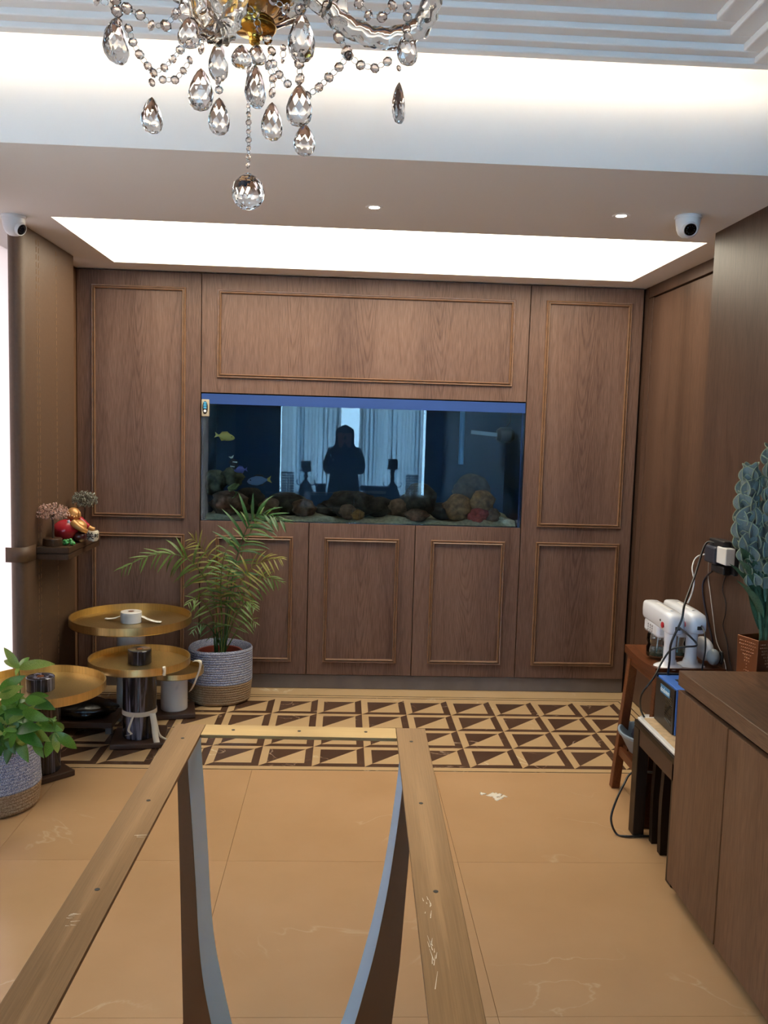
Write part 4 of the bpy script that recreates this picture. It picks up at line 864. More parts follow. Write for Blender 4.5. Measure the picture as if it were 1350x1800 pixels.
obj('top_handle', MB().box(1.225, 1.335, 2.965, 3.04, MZ-.002, MZ+.0012), M_blackp, t, smooth=False, bevel=.004)
for i in range(11): 
    zz = KB+.025+.0095*i; obj('vent_slot', MB().hexa([(1.1792, 2.94, zz), (1.1802, 2.94, zz), (1.1802, 3.0, zz+.012), (1.1792, 3.0, zz+.012), (1.1792, 2.94, zz+.0045), (1.1802, 2.94, zz+.0045), (1.1802, 3.0, zz+.0165), (1.1792, 3.0, zz+.0165)]), M_lensb, t, smooth=False)
lb_ = obj('label_plate', MB().box(1.1788, 1.1803, 2.962, 3.052, MZ-.048, MZ-.018), plain('label blue', (.06, .22, .45), .5), t, smooth=False)
o = text('lettering', 'dodosen', .025, plain('label white', (.62, .78, .9), .5), t, (1.1786-1.27, 3.007-3.01, MZ-.034-(KZ+.013)), (PI/2, 0, -PI/2))
# ================================================================== SPRAY GUNS
def spray_gun(x, y, label, btn=True):
    t = thing('spray_gun', label, 'spray gun', (x, y, SZ-.009), 0, 'white cordless spray guns')
    obj('stand', MB().lathe([(0, 0), (.054, 0), (.056, .003), (.05, .007), (.030, .016), (.026, .03), (0, .03)], 32), M_whitep, t, world=False, ang=50)
    obj('handle', MB().lathe([(.030, .012), (.026, .03), (.0245, .08), (.026, .13), (.034, .165), (0, .17)], 24, sx=.85, sy=1.1), M_whitep, t, world=False, ang=50)
    def sect(yy, zc, hh, ww):
        out = []
        for i in range(16):
            a = 2*PI*i/16; c_, s_ = math.cos(a), math.sin(a); e_ = .45
            out.append((ww/2*math.copysign(abs(c_)**e_, c_), yy, zc+hh/2*math.copysign(abs(s_)**e_, s_)))
        return out
    secs = [sect(-.068, .172, .03, .03), sect(-.062, .172, .058, .055), (sect(-.045, .175, .078, .066)), sect(.02, .178, .082, .068), sect(.12, .180, .080, .068), sect(.215, .180, .078, .066), sect(.235, .180, .07, .058), sect(.240, .180, .03, .03)]
    m = MB(); vs = [p for s_ in secs for p in s_]; fs = [(k*16+i, k*16+(i+1) % 16, (k+1)*16+(i+1) % 16, (k+1)*16+i) for k in range(len(secs)-1) for i in range(16)]
    fs += [tuple(range(16))[::-1], tuple(range((len(secs)-1)*16, len(secs)*16))]; m.add(vs, fs)
    obj('body', m, M_whitep, t, world=False, ang=50)
    obj('chin', MB().box(-.029, .029, .06, .215, .095, .15), M_whitep, t, world=False, bevel=.012)
    obj('top_ridge', MB().box(-.006, .006, .0, .15, .2175, .2215), M_camw, t, world=False, bevel=.002)
    for i in range(3):
        for j in range(3): obj('vent_slot', MB().box(-.0298, -.0285, .115+.022*i, .120+.022*i, .108+.010*j, .115+.010*j), M_blackp, t, world=False, smooth=False)
    obj('power_button', MB().lathe([(0, 0), (.011, 0), (.012, .004), (.009, .006), (0, .006)], 20, (-.033, -.005, .165), Matrix.Rotation(-PI/2, 3, 'Y')), M_red, t, world=False)
    obj('indicator', MB().lathe([(0, 0), (.005, 0), (.004, .003), (0, .003)], 12, (-.033, .022, .178), Matrix.Rotation(-PI/2, 3, 'Y')), M_blackp, t, world=False)
    obj('charge_port', MB().box(-.01, .01, -.071, -.060, .158, .172), M_blackp, t, world=False, bevel=.002)
    b = obj('bottle', MB().lathe([(0, 0), (.036, 0), (.039, .005), (.040, .035), (.034, .05), (.040, .065), (.038, .088), (.034, .094), (.032, .094), (.036, .086), (.0375, .066), (.032, .05), (.0375, .035), (.0365, .006), (0, .004)], 28, (0, .135, .008)), M_clear, t, world=False, ang=50)
    obj('liquid', MB().lathe([(0, .0135), (.0355, .0135), (.0368, .016), (.0370, .040), (0, .040)], 28, (0, .135, 0)), M_liquid, b, world=False)
    obj('dip_tube', MB().tube([(0, .135, .02), (.004, .132, .098)], .003, 8), M_whitep, b, world=False)
    return t
spray_gun(1.262, 3.200, 'white spray gun with clear bottle, nearer the cabinets on the wooden stool')
spray_gun(1.352, 3.215, 'white spray gun beside the wall, behind the first on the wooden stool')
t = thing('steam_device', 'small grey-white handheld device with a clear nose lying behind the spray guns', 'device', (1.435, 3.25, SZ))
obj('shell', MB().ball((-.010, .02, .048), .028, .075, .046, 18, 12), M_camw, t, world=False, ang=180)
obj('clear_nose', MB().ball((-.004, -.058, .035), .024, .034, .032, 16, 10), plain('grey clear plastic', (.35, .40, .43), .1), t, world=False, ang=180)
obj('black_loop', MB().tube([(.014+.0*i, -.085+.012*math.cos(i*PI/8), .04+.022*math.sin(i*PI/8)) for i in range(17)], .005, 8), M_blackp, t, world=False, ang=180)
# ================================================================== SOCKET AND CABLES
t = thing('power_adaptor', 'black wall socket cube with navy and white plugs beside the dusty flowers', 'socket', (1.46, 3.32, 1.05))
def wallbox(nm, pa, pb, ya, yb, xf, xr, mt, bv):
    p, q_ = at_x(pa, yb, xf), at_x(pb, ya, xf); m_ = (pa+pb)/2
    obj(nm, MB().box(xf, xr, q_.y, p.y, at_x(m_, yb, xf).z, at_x(m_, ya, xf).z), mt, t, smooth=False, bevel=bv)
wallbox('socket_plate', 1256, 1294, 950, 1008, 1.455, 1.4715, M_blackp, .004)
wallbox('white_plug', 1258, 1277, 962, 992, 1.420, 1.456, M_camw, .004)
wallbox('navy_plug', 1236, 1257, 959, 990, 1.412, 1.456, plain('navy plastic', (.03, .035, .055), .4), .008)
wallbox('black_plug', 1245, 1272, 948, 961, 1.425, 1.456, M_blackp, .006)
wallbox('black_plug', 1248, 1272, 993, 1008, 1.425, 1.456, M_blackp, .006)
def cable(name, pts, r, mat, label, grp=None):
    tag(obj(name, MB().tube(spline(pts, 60), r, 8), mat, ang=180), label, 'cable', grp)
A = at_y
cable('power_cable', [at_x(1256, 955, 1.428), at_x(1240, 957, 1.40), A(1222, 1010, 3.2), A(1204, 1060, 3.08), A(1198, 1090, 3.06), A(1180, 1130, 3.06), A(1177, 1160, 3.07), A(1174, 1186, 3.098)], .0042, M_blackp, 'thick black cable from the socket down across the white guns to the blue machine')
cable('charger_cable', [A(1194, 1103, 3.115), A(1212, 1118, 3.08), A(1225, 1134, 3.07), A(1205, 1137, 3.07), A(1180, 1142, 3.08), A(1163, 1165, 3.08), A(1150, 1190, 3.05), A(1128, 1220, 3.06), A(1126, 1245, 3.10), A(1133, 1262, 3.12)], .0036, M_blackp, 'black cable looping from the first gun down past the stool to the tray')
cable('charger_cable', [A(1233, 1100, 3.15), A(1239, 1115, 3.09), A(1240, 1140, 3.08), A(1236, 1165, 3.085), A(1234, 1180, 3.10)], .0034, M_blackp, 'short black cable hanging from the second gun behind the stool edge')
cable('white_cable', [at_x(1240, 974, 1.43), A(1224, 980, 3.33), A(1217, 998, 3.30), A(1220, 1020, 3.28), A(1217, 1040, 3.3), A(1209, 1060, 3.35)], .003, M_camw, 'white cable curving from the socket down behind the white guns')
AX = lambda px, py: at_x(px, py, 1.466)
cable('navy_cable', [at_x(1252, 1004, 1.43), AX(1241, 1014), AX(1235, 1030), AX(1238, 1062), AX(1246, 1100), AX(1252, 1130), AX(1250, 1160)], .0036, plain('dark navy cable', (.012, .012, .03), .4), 'dark navy cable dropping from the socket bottom behind the device')
cable('thin_cable', [at_x(1246, 985, 1.44), AX(1245, 1015), AX(1248, 1040), AX(1253, 1080), AX(1259, 1125), AX(1271, 1155), AX(1276, 1175), AX(1276, 1200)], .0019, plain('grey cable', (.50, .45, .40), .5), 'thin grey cable dropping from the socket to behind the sideboard')
cable('thin_cable', [at_x(1277, 1000, 1.462), AX(1276, 1010), AX(1270, 1035), AX(1276, 1060), AX(1275, 1080), AX(1271, 1100), AX(1278, 1130), AX(1282, 1160), AX(1290, 1195)], .0019, M_blackp, 'thin black wavy cable from the socket nearest the flowers')
cable('floor_cable', [(1.20, 3.09, .245), A(1112, 1358, 3.19), A(1096, 1380, 3.16), A(1082, 1410, 3.12), A(1074, 1440, 3.10), at_z(1083, 1465, .006), at_z(1100, 1470, .006), (1.16, 3.072, .006), (1.25, 3.07, .006)], .0042, M_blackp, 'black cable looping out onto the floor by the bench leg')
# ================================================================== VASE WITH FLOWERS
VX, VY = 1.402, 2.79
t = thing('copper_vase', 'tall square embossed copper vase behind the end of the sideboard', 'vase', (VX, VY, KZ+.013), .32)
h0, h1 = .0, .392
def sq(hw_, z, r=.006): return [(hw_*a, hw_*b, z) for a, b in ((-1, -1), (1, -1), (1, 1), (-1, 1))]
m = MB(); L_ = [sq(.040, h0), sq(.047, h1), sq(.044, h1), sq(.038, .02)]; m.add([p for l in L_ for p in l], [(k*4+i, k*4+(i+1) % 4, (k+1)*4+(i+1) % 4, (k+1)*4+i) for k in range(3) for i in range(4)] + [(3, 2, 1, 0), (12, 13, 14, 15)])
obj('vase_body', m, M_copper, t, world=False, smooth=False, bevel=.002)
dt = MB()
for f in range(4):
    Mr = Matrix.Rotation(f*PI/2, 3, 'Z')
    for i in range(9):
        for j in range(34):
            if abs(i-4)+abs(((j+8) % 17)-8)*.55 > 5.2: continue
            z = .02+.0108*j; yy = .040+.007*z/h1; dt.lathe([(.0033, 0), (.002, .0014), (0, .0018)], 6, Mr @ Vector(((i-4)*.0085, -yy, z)), Mr @ Matrix.Rotation(PI/2, 3, 'X'))
obj('embossed_dots', dt, M_copper, t, world=False, ang=60, kind='stuff')
def petal_mesh(name, mat):
    def fn(u, v):
        a = (u-.5)*2; wv = math.sin(PI*min(1, .22+v*.72))**.7
        return Vector((a*.5*wv*(1-.1*v), .10+.30*v*v+.0*a - .32*a*a*wv, v*.85-.10*a*a*v - .25*max(0, v-.75)))
    return MB().grid(fn, 8, 8).mesh(name, mat, True, 180)
PMs = petal_mesh('petal', M_petal)
def rim_mesh():
    def f(u, v): 
        a = (u-.5)*2; wv = math.sin(PI*min(1, .22+v*.72))**.7
        return Vector((a*.5*wv*(1-.1*v), .10+.30*v*v - .32*a*a*wv, v*.85-.10*a*a*v - .25*max(0, v-.75)))
    pts = [f(0, i/8) for i in range(9)] + [f(i/8, 1) for i in range(1, 9)] + [f(1, 1-i/8) for i in range(1, 9)]
    return MB().tube(pts, .022, 5).mesh('petal_rim', M_petalrim, True, 180)
PRm = rim_mesh()
def flower(pts, y, nring, size, label, seed, k0=.40):
    rnd = random.Random(seed); W = [at_y(px, py, y+dyy) for px, py, dyy in pts]; base = Vector((VX, VY, .80)); base = W[0]
    t = thing('artificial_flower', label, 'flower', W[0], 0, 'dusty blue flower spikes in the copper vase')
    S_ = spline(W, 40); off = W[0]
    obj('stem', MB().tube([Vector((VX+.2*(W[0].x-VX), VY, KZ+.05))]+S_, .0065, 10), M_stem, t, ang=180)
    for s_ in range(5): # long leaves clasping the stem
        k = 3+s_*3; d = (S_[k+8]-S_[k]).normalized(); a = rnd.uniform(0, 6.28)
        o = link_copy('stem_leaf', lf_stem, t); orient(o, S_[k]-off, d+Vector((math.cos(a)*.22, math.sin(a)*.22, 0)), Vector((math.cos(a+PI), math.sin(a+PI), .1)), (.17, .13, .17))
    for i in range(nring):
        u = k0+(1-k0)*i/(nring-1); k = min(40, int(u*40)); pos = S_[k]-off
        tan = (S_[min(40, k+2)]-S_[max(0, k-2)]).normalized(); sz = size*(.75+.35*math.sin(PI*min(1, .15+.75*(1-(u-k0)/(1-k0)))))
        for j in range(4):
            a = i*.785+j*PI/2+rnd.uniform(-.15, .15); out = Vector((math.cos(a), math.sin(a), 0)); out = (out-tan*out.dot(tan)).normalized()
            x = tan.cross(out); M = Matrix((-x, out, tan)).transposed().to_4x4(); M.translation = pos+out*.004
            sc_ = sz*rnd.uniform(.9, 1.1); o = link_copy('petal', PMs, t); o.matrix_local = M @ Matrix.Rotation(rnd.uniform(-.05, .25), 4, 'X') @ Matrix.Scale(sc_, 4)
            r_ = link_copy('petal_rim', PRm, o)
    o = link_copy('tip_leaf', lf_stem2, t); orient(o, S_[40]-off, (S_[40]-S_[36]).normalized()+Vector((-.25, 0, .1)), (0, -1, .2), (.055, .055, .055))
lf_stem = lf_mesh('stem_leaf', 1.0, .36, .5, .5, M_stem, 8); lf_stem2 = lf_mesh('tip_leaf', 1.0, .5, .5, .6, M_petalrim, 8)
flower([(1338, 1118, .02), (1333, 1060, .02), (1321, 990, .01), (1313, 920, 0), (1318, 845, 0)], 2.76, 9, .08, 'left dusty blue-green artificial flower spike in the copper vase', 3, .38)
flower([(1346, 1118, 0), (1352, 1050, -.02), (1358, 960, -.04), (1362, 880, -.05), (1362, 815, -.06)], 2.78, 10, .082, 'right dusty blue-green artificial flower spike cut by the photo edge', 8, .32)
flower([(1342, 1118, .05), (1341, 1060, .06), (1334, 1000, .07), (1340, 950, .08), (1342, 910, .08)], 2.78, 4, .075, 'shorter dusty blue-green artificial flower between the two tall spikes', 14, .5)
# ================================================================== DOME CAMERAS
def dome(x, y, aim, label, s_=1):
    t = thing('dome_camera', label, 'camera', (x, y, ZC), aim, 'white dome cameras on the soffit')
    obj('mount_ring', MB().lathe([(0, -.0005), (.048, -.0005), (.050, -.006), (.048, -.012), (0, -.012)], 36), M_camw, t, world=False)
    obj('housing', MB().lathe([(.046, -.012), (.044, -.03), (.040, -.05), (.033, -.066), (.020, -.078), (0, -.082)], 36), M_camw, t, world=False, ang=60)
    Ml = Matrix.Rotation(2.05, 3, 'X'); pc = Vector((0, -.016, -.046))
    obj('lens_bezel', MB().lathe([(.029, -.006), (.028, .020), (.025, .027), (.0225, .025), (0, .022)], 28, pc, Ml @ Matrix.Rotation(0, 3, 'Z')), M_camw, t, world=False)
    l = obj('lens', MB().lathe([(.0228, .0245), (.021, .027), (.010, .0285), (0, .0275)], 28, pc, Ml), M_lensb, t, world=False)
    for i in range(10): obj('infrared_led', MB().lathe([(0, .0292), (.0018, .0287), (.0018, .026)], 6, pc + Ml @ Vector((.0135*math.cos(i*.628), .0135*math.sin(i*.628), 0)), Ml), M_blackp, l, world=False)
    return t
p = at_z(1210, 380, ZC); dome(p.x, p.y, -.1, 'white dome camera facing the room at the right corner of the soffit')
p = at_z(24, 379, ZC); dome(p.x, p.y, 1.25, 'white dome camera at the left edge above the leather panel')
# ================================================================== CHANDELIER
CX, CYY = -.126, 1.15
t = thing('chandelier', 'crystal chandelier with gold core hung with glass drops and bead chains', 'chandelier', (CX, CYY, 2.0))
T0 = Vector((CX, CYY, 2.0))
def CP(px, py, y=CYY): return at_y(px, py, y) - T0
zt = lambda py: CP(437, py).z
k = CYY/F
obj('gold_finial', MB().lathe([(0, zt(80)), (.004, zt(79)), (.007, zt(75)), (.006, zt(73)), (.0075, zt(70)), (.0065, zt(67)), (.008, zt(62)), (.011, zt(59)), (.024, zt(56)), (.0275, zt(50)), (.0275, zt(46)), (.0255, zt(42)), (.020, zt(38)), (.016, zt(36)), (.03, zt(20)), (.046, zt(5)), (.052, zt(-15)), (.046, zt(-35)), (.02, zt(-45)), (0, zt(-45))], 32), M_gold, t, world=False, ang=50)
obj('glass_bowl', MB().lathe([(.020, zt(42)), (.034, zt(34)), (.052, zt(20)), (.066, zt(2)), (.070, zt(-25)), (.066, zt(-24)), (.062, zt(2)), (.049, zt(22)), (.032, zt(36)), (.020, zt(44))], 40, rf=lambda a, q: 1+.06*math.cos(10*a)), M_ropeglass, t, world=False, ang=40)
obj('gold_stem', MB().lathe([(.012, zt(-45)), (.010, zt(-120)), (.024, zt(-150)), (.012, zt(-180)), (.009, zt(-300)), (.02, zt(-330)), (.007, zt(-345)), (.005, .636), (0, .636)], 20), M_gold, t, world=False, ang=50)
obj('ceiling_rose', MB().lathe([(0, .60), (.03, .602), (.055, .62), (.06, .639), (0, .639)], 28), M_gold, t, world=False)
ring_c = MB()
def arm(adeg, lift=0):
    a = math.radians(adeg); d = Vector((math.cos(a), math.sin(a), 0)); zb = CP(665, 74).z + lift
    pr_ = [(.03, zt(-30)), (.075, zt(-5)+lift*.8), (.115, zt(40)+lift), (.16, zb), (.205, zt(45)+lift), (.222, zt(-5)+lift), (.215, zt(-60)+lift), (.20, zt(-100)+lift)]
    S_ = spline([d*r+Vector((0, 0, z)) for r, z in pr_], 64)
    obj('rope_arm', MB().tube(S_, .0118, 15, sec=lambda q: 1+.16*math.cos(5*q), twist=.28), M_ropeglass, t, world=False, ang=70)
    e_ = S_[-1]
    cup = obj('drip_cup', MB().lathe([(.01, 0), (.03, .006), (.045, .02), (.043, .021), (.028, .009), (.008, .006)], 24, e_, rf=lambda a_, q: 1+.05*math.cos(12*a_)), M_ropeglass, t, world=False, ang=40)
    obj('candle_tube', MB().lathe([(.011, .006), (.011, .09), (.006, .092), (0, .092)], 14, e_), M_whitep, cup, world=False)
    obj('bulb', MB().lathe([(.006, .092), (.014, .11), (.012, .125), (.003, .15), (0, .152)], 14, e_), M_ropeglass, cup, world=False)
for a, q_ in ((-4, 0), (62, .11), (128, .11), (195, .09), (259, -.062)): arm(a, q_)
def drop_mesh(n=8, flat=.42, ball=False):
    if ball: pr_ = [(0, 1.0), (.18, .92), (.55, .72), (.86, .42), (1, 0), (.95, -.38), (.75, -.7), (.42, -.92), (0, -1.0)]
    else: pr_ = [(0, 1.0), (.30, .84), (.58, .58), (.82, .26), (.97, -.08), (1.0, -.38), (.86, -.68), (.55, -.90), (0, -1.0)]
    return MB().lathe(pr_[::-1], n, stag=True, sy=flat).mesh('crystal_drop', M_crystal, False)
DM = drop_mesh(10, .45); DMB = drop_mesh(14, 1, True)
BM = MB().lathe([(0, -.38), (.62, -.34), (1, 0), (.62, .34), (0, .38)], 8, M=Matrix.Rotation(PI/2, 3, 'X')).mesh('octagon_bead', M_bead, False)
wires = MB()
def bead(px, py, y, w_=19, yaw=0, tilt=0):
    o = link_copy('octagon_bead', BM, t); o.location = CP(px, py, y); r = w_*.5*y/F; o.scale = (r, r, r); o.rotation_euler = (0, tilt, yaw); return o
def link(pa, pb, y):
    a, b = CP(*pa, y), CP(*pb, y); c = (a+b)/2; d = (b-a); L_ = d.length/2; d.normalize(); s_ = d.cross(Vector((0, 1, 0))).normalized()
    wires.tube([c+d*L_*math.cos(2*PI*i/12)+s_*min(.004, L_*.8)*math.sin(2*PI*i/12) for i in range(13)], .0005, 5, caps=False)
def drop(px, py, w_, h_, y, yaw=0, ball=False):
    o = link_copy('crystal_ball' if ball else 'crystal_drop', DMB if ball else DM, t); o.location = CP(px, py, y); kk = y/F
    o.scale = ((w_/2*kk,)*2 if ball else (w_/2*kk/max(.42, abs(math.cos(yaw)))*1.0, w_/2*kk/max(.42, abs(math.cos(yaw))))) + (h_/2*kk,); o.rotation_euler = (0, 0, yaw)
    return o
def chain(pts, y0, y1, w_=19, step=25, seed=0):
    rnd = random.Random(seed); S_ = spline([(a, b, 0) for a, b in pts], 200); acc = 0; last = S_[0]; prev = None; tot = sum((S_[i+1]-S_[i]).length for i in range(200)); run = 0; nextd = 0
    for i in range(201):
        if i: run += (S_[i]-S_[i-1]).length
        if run >= nextd:
            u = run/tot; y = y0+(y1-y0)*u; bead(S_[i].x, S_[i].y, y, w_*rnd.uniform(.9, 1.05), rnd.uniform(-.9, .9), rnd.uniform(-.4, .4))
            if prev is not None:
                d = (S_[i]-prev).normalized(); a = prev+d*w_*.38; b = S_[i]-d*w_*.38; link((a.x, a.y), (b.x, b.y), y)
            prev = S_[i]; nextd += step
for args in ((204, 72, 30, 74, 1.12, 1.0), (267, 203, 32, 60, 1.10, .6), (333, 58, 40, 52, 1.2, .1), (353, 158, 43, 70, 1.02, 0), (385, 205, 35, 62, 1.05, .3), (384, 108, 32, 66, 1.1, .4), (449, 152, 30, 72, 1.08, .85), (478, 214, 36, 64, 1.1, .3),
             (530, 66, 46, 82, 1.0, .2), (526, 186, 45, 70, 1.05, 0), (535, 246, 37, 54, 1.12, .2), (716, 85, 36, 58, 1.12, .3), (701, 181, 19, 68, 1.1, 1.2), (745, 30, 19, 66, 1.2, 1.2), (330, 20, 34, 50, 1.25, .5), (600, 20, 26, 60, 1.2, .5), (425, 100, 36, 40, 1.12, .2), (452, 96, 30, 34, 1.15, .5)):
    drop(*args[:5], yaw=args[5])
drop(436, 336, 56, 62, CYY, 0, True)
chain([(226, 50), (236, 80), (252, 105), (270, 130)], 1.14, 1.1, 17, 25, 1)
chain([(270, 128), (285, 122), (300, 108), (312, 94), (322, 82), (335, 74)], 1.1, 1.05, 16, 21, 2)
chain([(286, 140), (304, 142), (320, 128), (334, 105)], 1.15, 1.2, 15, 22, 3)
chain([(170, 0), (237, 20), (264, 44), (290, 46), (308, 25), (318, 0)], 1.2, 1.2, 20, 27, 4)
chain([(203, 0), (206, 22), (206, 40)], 1.12, 1.12, 20, 20, 5)
chain([(354, 60), (354, 85), (354, 110)], 1.04, 1.02, 20, 26, 6)
chain([(384, 142), (385, 158)], 1.07, 1.05, 16, 16, 7)
chain([(267, 145), (266, 160)], 1.1, 1.1, 15, 20, 8)
chain([(436, 110), (437, 135), (437, 165), (437, 195), (437, 228), (437, 258), (436, 288), (436, 300)], CYY, CYY, 11, 15, 9)
chain([(470, 70), (480, 80), (472, 112), (480, 140), (478, 168)], 1.15, 1.1, 18, 25, 10)
chain([(480, 112), (486, 126), (500, 140), (515, 160)], 1.2, 1.1, 16, 22, 11)
chain([(498, 84), (497, 107)], 1.15, 1.15, 12, 22, 12)
chain([(526, 112), (527, 138), (526, 152)], 1.05, 1.05, 20, 27, 13)
chain([(540, 168), (558, 156), (576, 138), (594, 120), (613, 97)], 1.08, 1.13, 17, 25, 14)
chain([(575, 14), (583, 40), (596, 66), (612, 96)], 1.15, 1.13, 21, 28, 15)
chain([(613, 98), (637, 116), (664, 119), (687, 104), (704, 98)], 1.13, 1.12, 18, 26, 16)
chain([(701, 120), (701, 134)], 1.1, 1.1, 11, 18, 17)
chain([(716, 10), (716, 32), (714, 52)], 1.12, 1.12, 18, 20, 18)
chain([(690, 10), (664, 34), (640, 20), (628, 0)], 1.2, 1.2, 20, 27, 19)
chain([(430, 8), (452, 32), (456, 62)], 1.1, 1.12, 15, 27, 20)
chain([(480, 0), (515, 20), (540, 8)], 1.05, 1.0, 20, 27, 21)
chain([(745, -20), (746, -6)], 1.2, 1.2, 16, 16, 22)
obj('wire_links', wires, M_wire, t, world=False, ang=180, kind='stuff')
# ================================================================== BEHIND THE CAMERA (mirrored in the aquarium)
# console with candlesticks under the rear window
t = thing('console', 'dark low console under the rear window, mirrored at the foot of the curtains', 'console', (.12, -2.75, 0))
obj('console_top', MB().box(-1.15, 1.38, -3.0, -2.50, .50, .535), M_frame, t, smooth=False, bevel=.003)
obj('console_body', MB().box(-1.12, 1.35, -2.97, -2.53, .06, .50), M_dark, t, smooth=False)
for i in range(4): obj('door', MB().box(-1.115+.617*i, -1.115+.61+.617*i, -2.53, -2.512, .07, .495), M_frame, t, smooth=False, bevel=.002)
for a in (-1.05, 1.2): obj('foot', MB().box(a, a+.08, -2.9, -2.6, 0, .06), M_shadow, t, smooth=False)
CZ = .5355
def candlestick(x, h_, label):
    t = thing('candlestick', label, 'candlestick', (x, -2.68, CZ), 0, 'candlesticks on the rear console')
    obj('base', MB().lathe([(0, 0), (.10, 0), (.10, .06), (.085, .10), (.075, .14), (.03, .19), (0, .19)], 24), M_frame, t, world=False)
    obj('stem', MB().lathe([(.03, .185), (.022, .22), (.035, .25), (.02, .28), (.03, h_-.15), (0, h_-.15)], 20), M_frame, t, world=False)
    obj('drip_plate', MB().lathe([(.02, h_-.155), (.10, h_-.14), (.10, h_-.13), (0, h_-.13)], 24), M_frame, t, world=False)
    obj('candle', MB().lathe([(0, h_-.13), (.07, h_-.13), (.07, h_), (.02, h_-.005), (0, h_-.005)], 24), M_wax, t, world=False)
    for s_ in (-1, 1): obj('side_leaf', MB().tube(spline([(s_*.07, 0, .12), (s_*.12, 0, .14), (s_*.13, 0, .19), (s_*.11, 0, .2)], 10), .008, 8), M_frame, t, world=False, ang=180)
candlestick(-.545, .47, 'candlestick mirrored left of the person in the aquarium glass')
candlestick(.700, .53, 'taller candlestick mirrored right of the person in the aquarium glass')
def bead_vase(x, label):
    t = thing('bead_holder', label, 'candle holder', (x, -2.7, CZ), 0, 'crystal bead candle holders')
    obj('plate', MB().lathe([(0, 0), (.11, 0), (.11, .012), (0, .012)], 24), M_frame, t, world=False)
    m = MB()
    for i in range(12):
        for j in range(8): m.ball((.075*math.cos(i*PI/6), .075*math.sin(i*PI/6), .035+.037*j), .015, nu=6, nv=4)
    obj('beads', m, plain('grey glass beads', (.2, .22, .25), .15), t, world=False, ang=180)
bead_vase(-.80, 'crystal bead cylinder mirrored at the left curtain edge'); bead_vase(.98, 'crystal bead cylinder mirrored at the right curtain edge')
t = thing('trinket_box', 'small dark lidded box mirrored left of the person on the rear console', 'box', (-.33, -2.68, CZ))
obj('box_body', MB().box(-.07, .07, -.06, .06, 0, .12), M_frame, t, world=False, smooth=False, bevel=.004); obj('lid', MB().box(-.085, .085, -.07, .07, .12, .155), M_frame, t, world=False, smooth=False, bevel=.004)
for i, (z0, z1, w_, lb) in enumerate(((0, .035, .20, 'lowest dark book of the stack mirrored beside the person'), (.036, .075, .17, 'pale middle book of the stack mirrored beside the person'), (.076, .14, .20, 'thick dark top book of the stack mirrored beside the person'))):
    t = thing('book', lb, 'book', (.44, -2.68, CZ+z0), .05*i, 'books on the rear console'); m_ = M_frame if i != 1 else M_paper
    obj('cover', MB().box(-w_, w_, -.10, .10, 0, .004).box(-w_, w_, -.10, .10, z1-z0-.005, z1-z0-.001).box(-w_, w_, .096, .10, 0, z1-z0-.001), m_, t, world=False, smooth=False)
    obj('pages', MB().box(-w_+.004, w_-.004, -.096, .095, .004, z1-z0-.005), M_paper, t, world=False, smooth=False)
# ---- the person holding the phone, seen as a dark mirrored figure
def skin_obj(name, verts, edges, radii, mat, parent, root=0, lv=2):
    me = bpy.data.meshes.new(name); me.from_pydata(verts, edges, []); o = bpy.data.objects.new(name, me); C.objects.link(o); o.parent = parent
    me.materials.append(mat); m = o.modifiers.new('skin', 'SKIN'); m.use_smooth_shade = True
    for i, r in enumerate(radii):
        sv = me.skin_vertices[0].data[i]; sv.radius = r if hasattr(r, '__len__') else (r, r); sv.use_root = (i == root)
    s_ = o.modifiers.new('sub', 'SUBSURF'); s_.levels = lv; s_.render_levels = lv; return o
PYP = -.30
t = thing('person', 'person in black robe, hood and face veil holding a phone, mirrored in the aquarium glass', 'person', (0, PYP, 0))
V = [(0, 0, .84), (0, 0, .98), (0, .0, 1.12), (0, .01, 1.24), (0, .015, 1.31), (0, .03, 1.41),
     (-.15, .0, 1.22), (-.205, -.01, 1.04), (-.185, .05, .98), (-.10, .17, 1.15), (-.05, .205, 1.27),
     (.15, .0, 1.22), (.205, -.01, 1.04), (.185, .05, .98), (.10, .17, 1.15), (.05, .205, 1.27),
     (-.09, 0, .78), (-.10, .01, .45), (-.10, 0, .08), (-.10, .12, .04), (.09, 0, .78), (.10, .01, .45), (.10, 0, .08), (.10, .12, .04)]
E_ = [(0, 1), (1, 2), (2, 3), (3, 4), (4, 5), (3, 6), (6, 7), (7, 8), (8, 9), (9, 10), (3, 11), (11, 12), (12, 13), (13, 14), (14, 15), (0, 16), (16, 17), (17, 18), (18, 19), (0, 20), (20, 21), (21, 22), (22, 23)]
Rr = [(.16, .12), (.14, .11), (.15, .11), (.11, .08), (.055, .055), (.05, .055), (.065, .065), (.055, .055), (.05, .05), (.042, .042), (.03, .03), (.065, .065), (.055, .055), (.05, .05), (.042, .042), (.03, .03), (.09, .1), (.065, .07), (.045, .05), (.038, .03), (.09, .1), (.065, .07), (.045, .05), (.038, .03)]
skin_obj('body', V, E_, Rr, M_cloth, t)
obj('robe', MB().lathe([(.20, .09), (.215, .10), (.20, .5), (.185, .8), (.165, .95), (.16, 1.05), (.14, 1.18), (.06, 1.30)], 40, sx=1.0, sy=.72, rf=lambda a, k: 1+.03*math.sin(9*a)*max(0, 1-k/5)), M_cloth, t, world=False, ang=180)
hd = obj('head', MB().ball((0, .03, 1.405), .075, .095, .115, 24, 18).ball((0, .126, 1.40), .014, .018, .022).ball((-.03, .108, 1.42), .013).ball((.03, .108, 1.42), .013).ball((-.076, .03, 1.40), .012, .02, .03).ball((.076, .03, 1.40), .012, .02, .03).ball((0, .117, 1.352), .024, .008, .007), M_skin, t, world=False, ang=180)
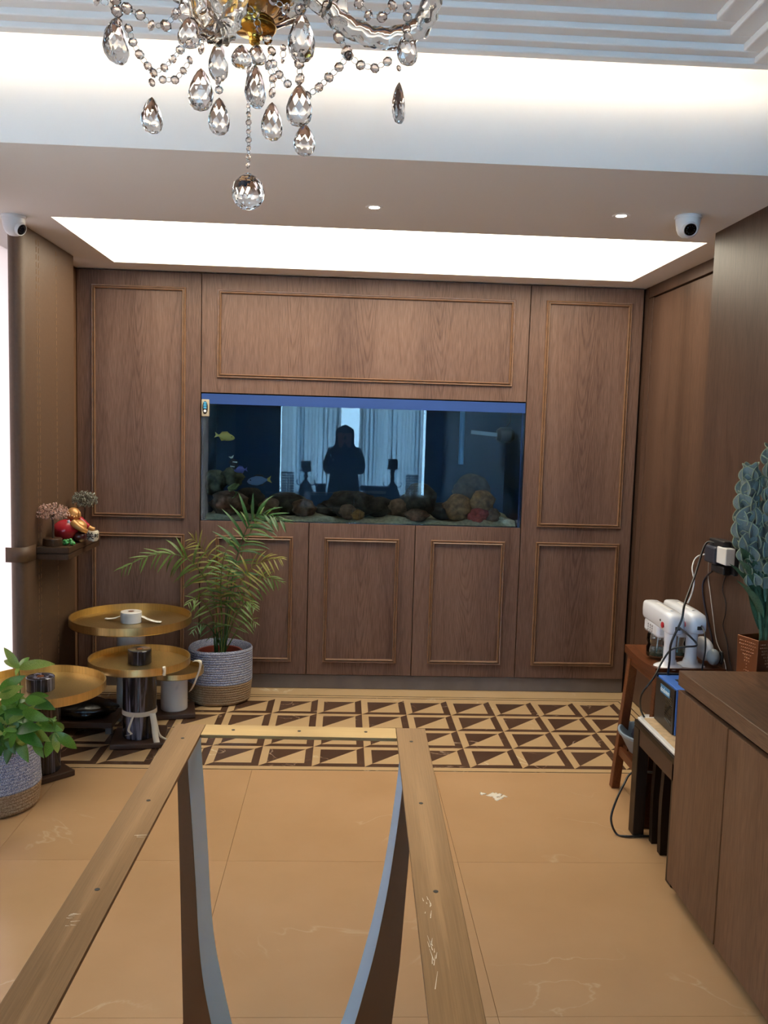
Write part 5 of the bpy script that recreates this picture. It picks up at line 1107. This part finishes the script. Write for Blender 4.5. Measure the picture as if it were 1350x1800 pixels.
for s_ in (-1, 1): obj('eye', MB().ball((s_*.03, .117, 1.42), .008), M_lensb, hd, world=False)
def hood(u, v):
    a = -PI/2-.0+2*PI*u; z = 1.532-.337*v; r = .108*math.sin(min(PI/2, .06+v*6.5)) + .055*max(0, v-.62)/.38
    return Vector((r*math.cos(a)*.98, .02+r*math.sin(a)*1.08, z))
hm = MB(); g = MB().grid(hood, 36, 22); keep = [f for f in g.f if not (sum(g.v[i][1] for i in f)/4 > .075 and 1.398 < sum(g.v[i][2] for i in f)/4 < 1.445)]
hm.v = g.v; hm.f = keep; obj('hood_veil', hm, M_cloth, t, world=False, ang=180, solid=.004)
def hand(sg):
    wx = sg*.048; W0 = Vector((wx, .205, 1.27)); vs = [tuple(W0), tuple(W0+Vector((sg*.0, .012, .045))), tuple(W0+Vector((-sg*.002, .02, .085)))]; es = [(0, 1), (1, 2)]; rr = [(.020, .014), (.030, .014), (.034, .012)]
    for i, (dx, L_) in enumerate(((-.024, .072), (-.008, .08), (.009, .075), (.025, .06))):
        b = W0+Vector((dx, .022, .095)); n = len(vs); vs += [tuple(b), tuple(b+Vector((-sg*.004, .018, L_*.4))), tuple(b+Vector((-sg*.016, .016, L_*.75))), tuple(b+Vector((-sg*.026, .004, L_*.95)))]
        es += [(2, n), (n, n+1), (n+1, n+2), (n+2, n+3)]; rr += [.0095, .009, .008, .007]
    n = len(vs); b = W0+Vector((-sg*.03, .008, .05)); vs += [tuple(b), tuple(b+Vector((-sg*.012, .0, .03))), tuple(b+Vector((-sg*.012, .004, .055)))]; es += [(1, n), (n, n+1), (n+1, n+2)]; rr += [.011, .010, .008]
    skin_obj('hand', vs, es, rr, M_skin, t, 0, 1)
hand(-1); hand(1)
t = thing('phone', 'phone held in both hands in front of the mirrored veiled person', 'phone', (0, -.075, 1.44))
obj('phone_body', MB().box(-.038, .038, -.004, .004, -.075, .075), M_blackp, t, world=False, smooth=False, bevel=.003)
obj('screen', MB().box(-.035, .035, -.0046, -.0038, -.071, .071), M_lensb, t, world=False, smooth=False)
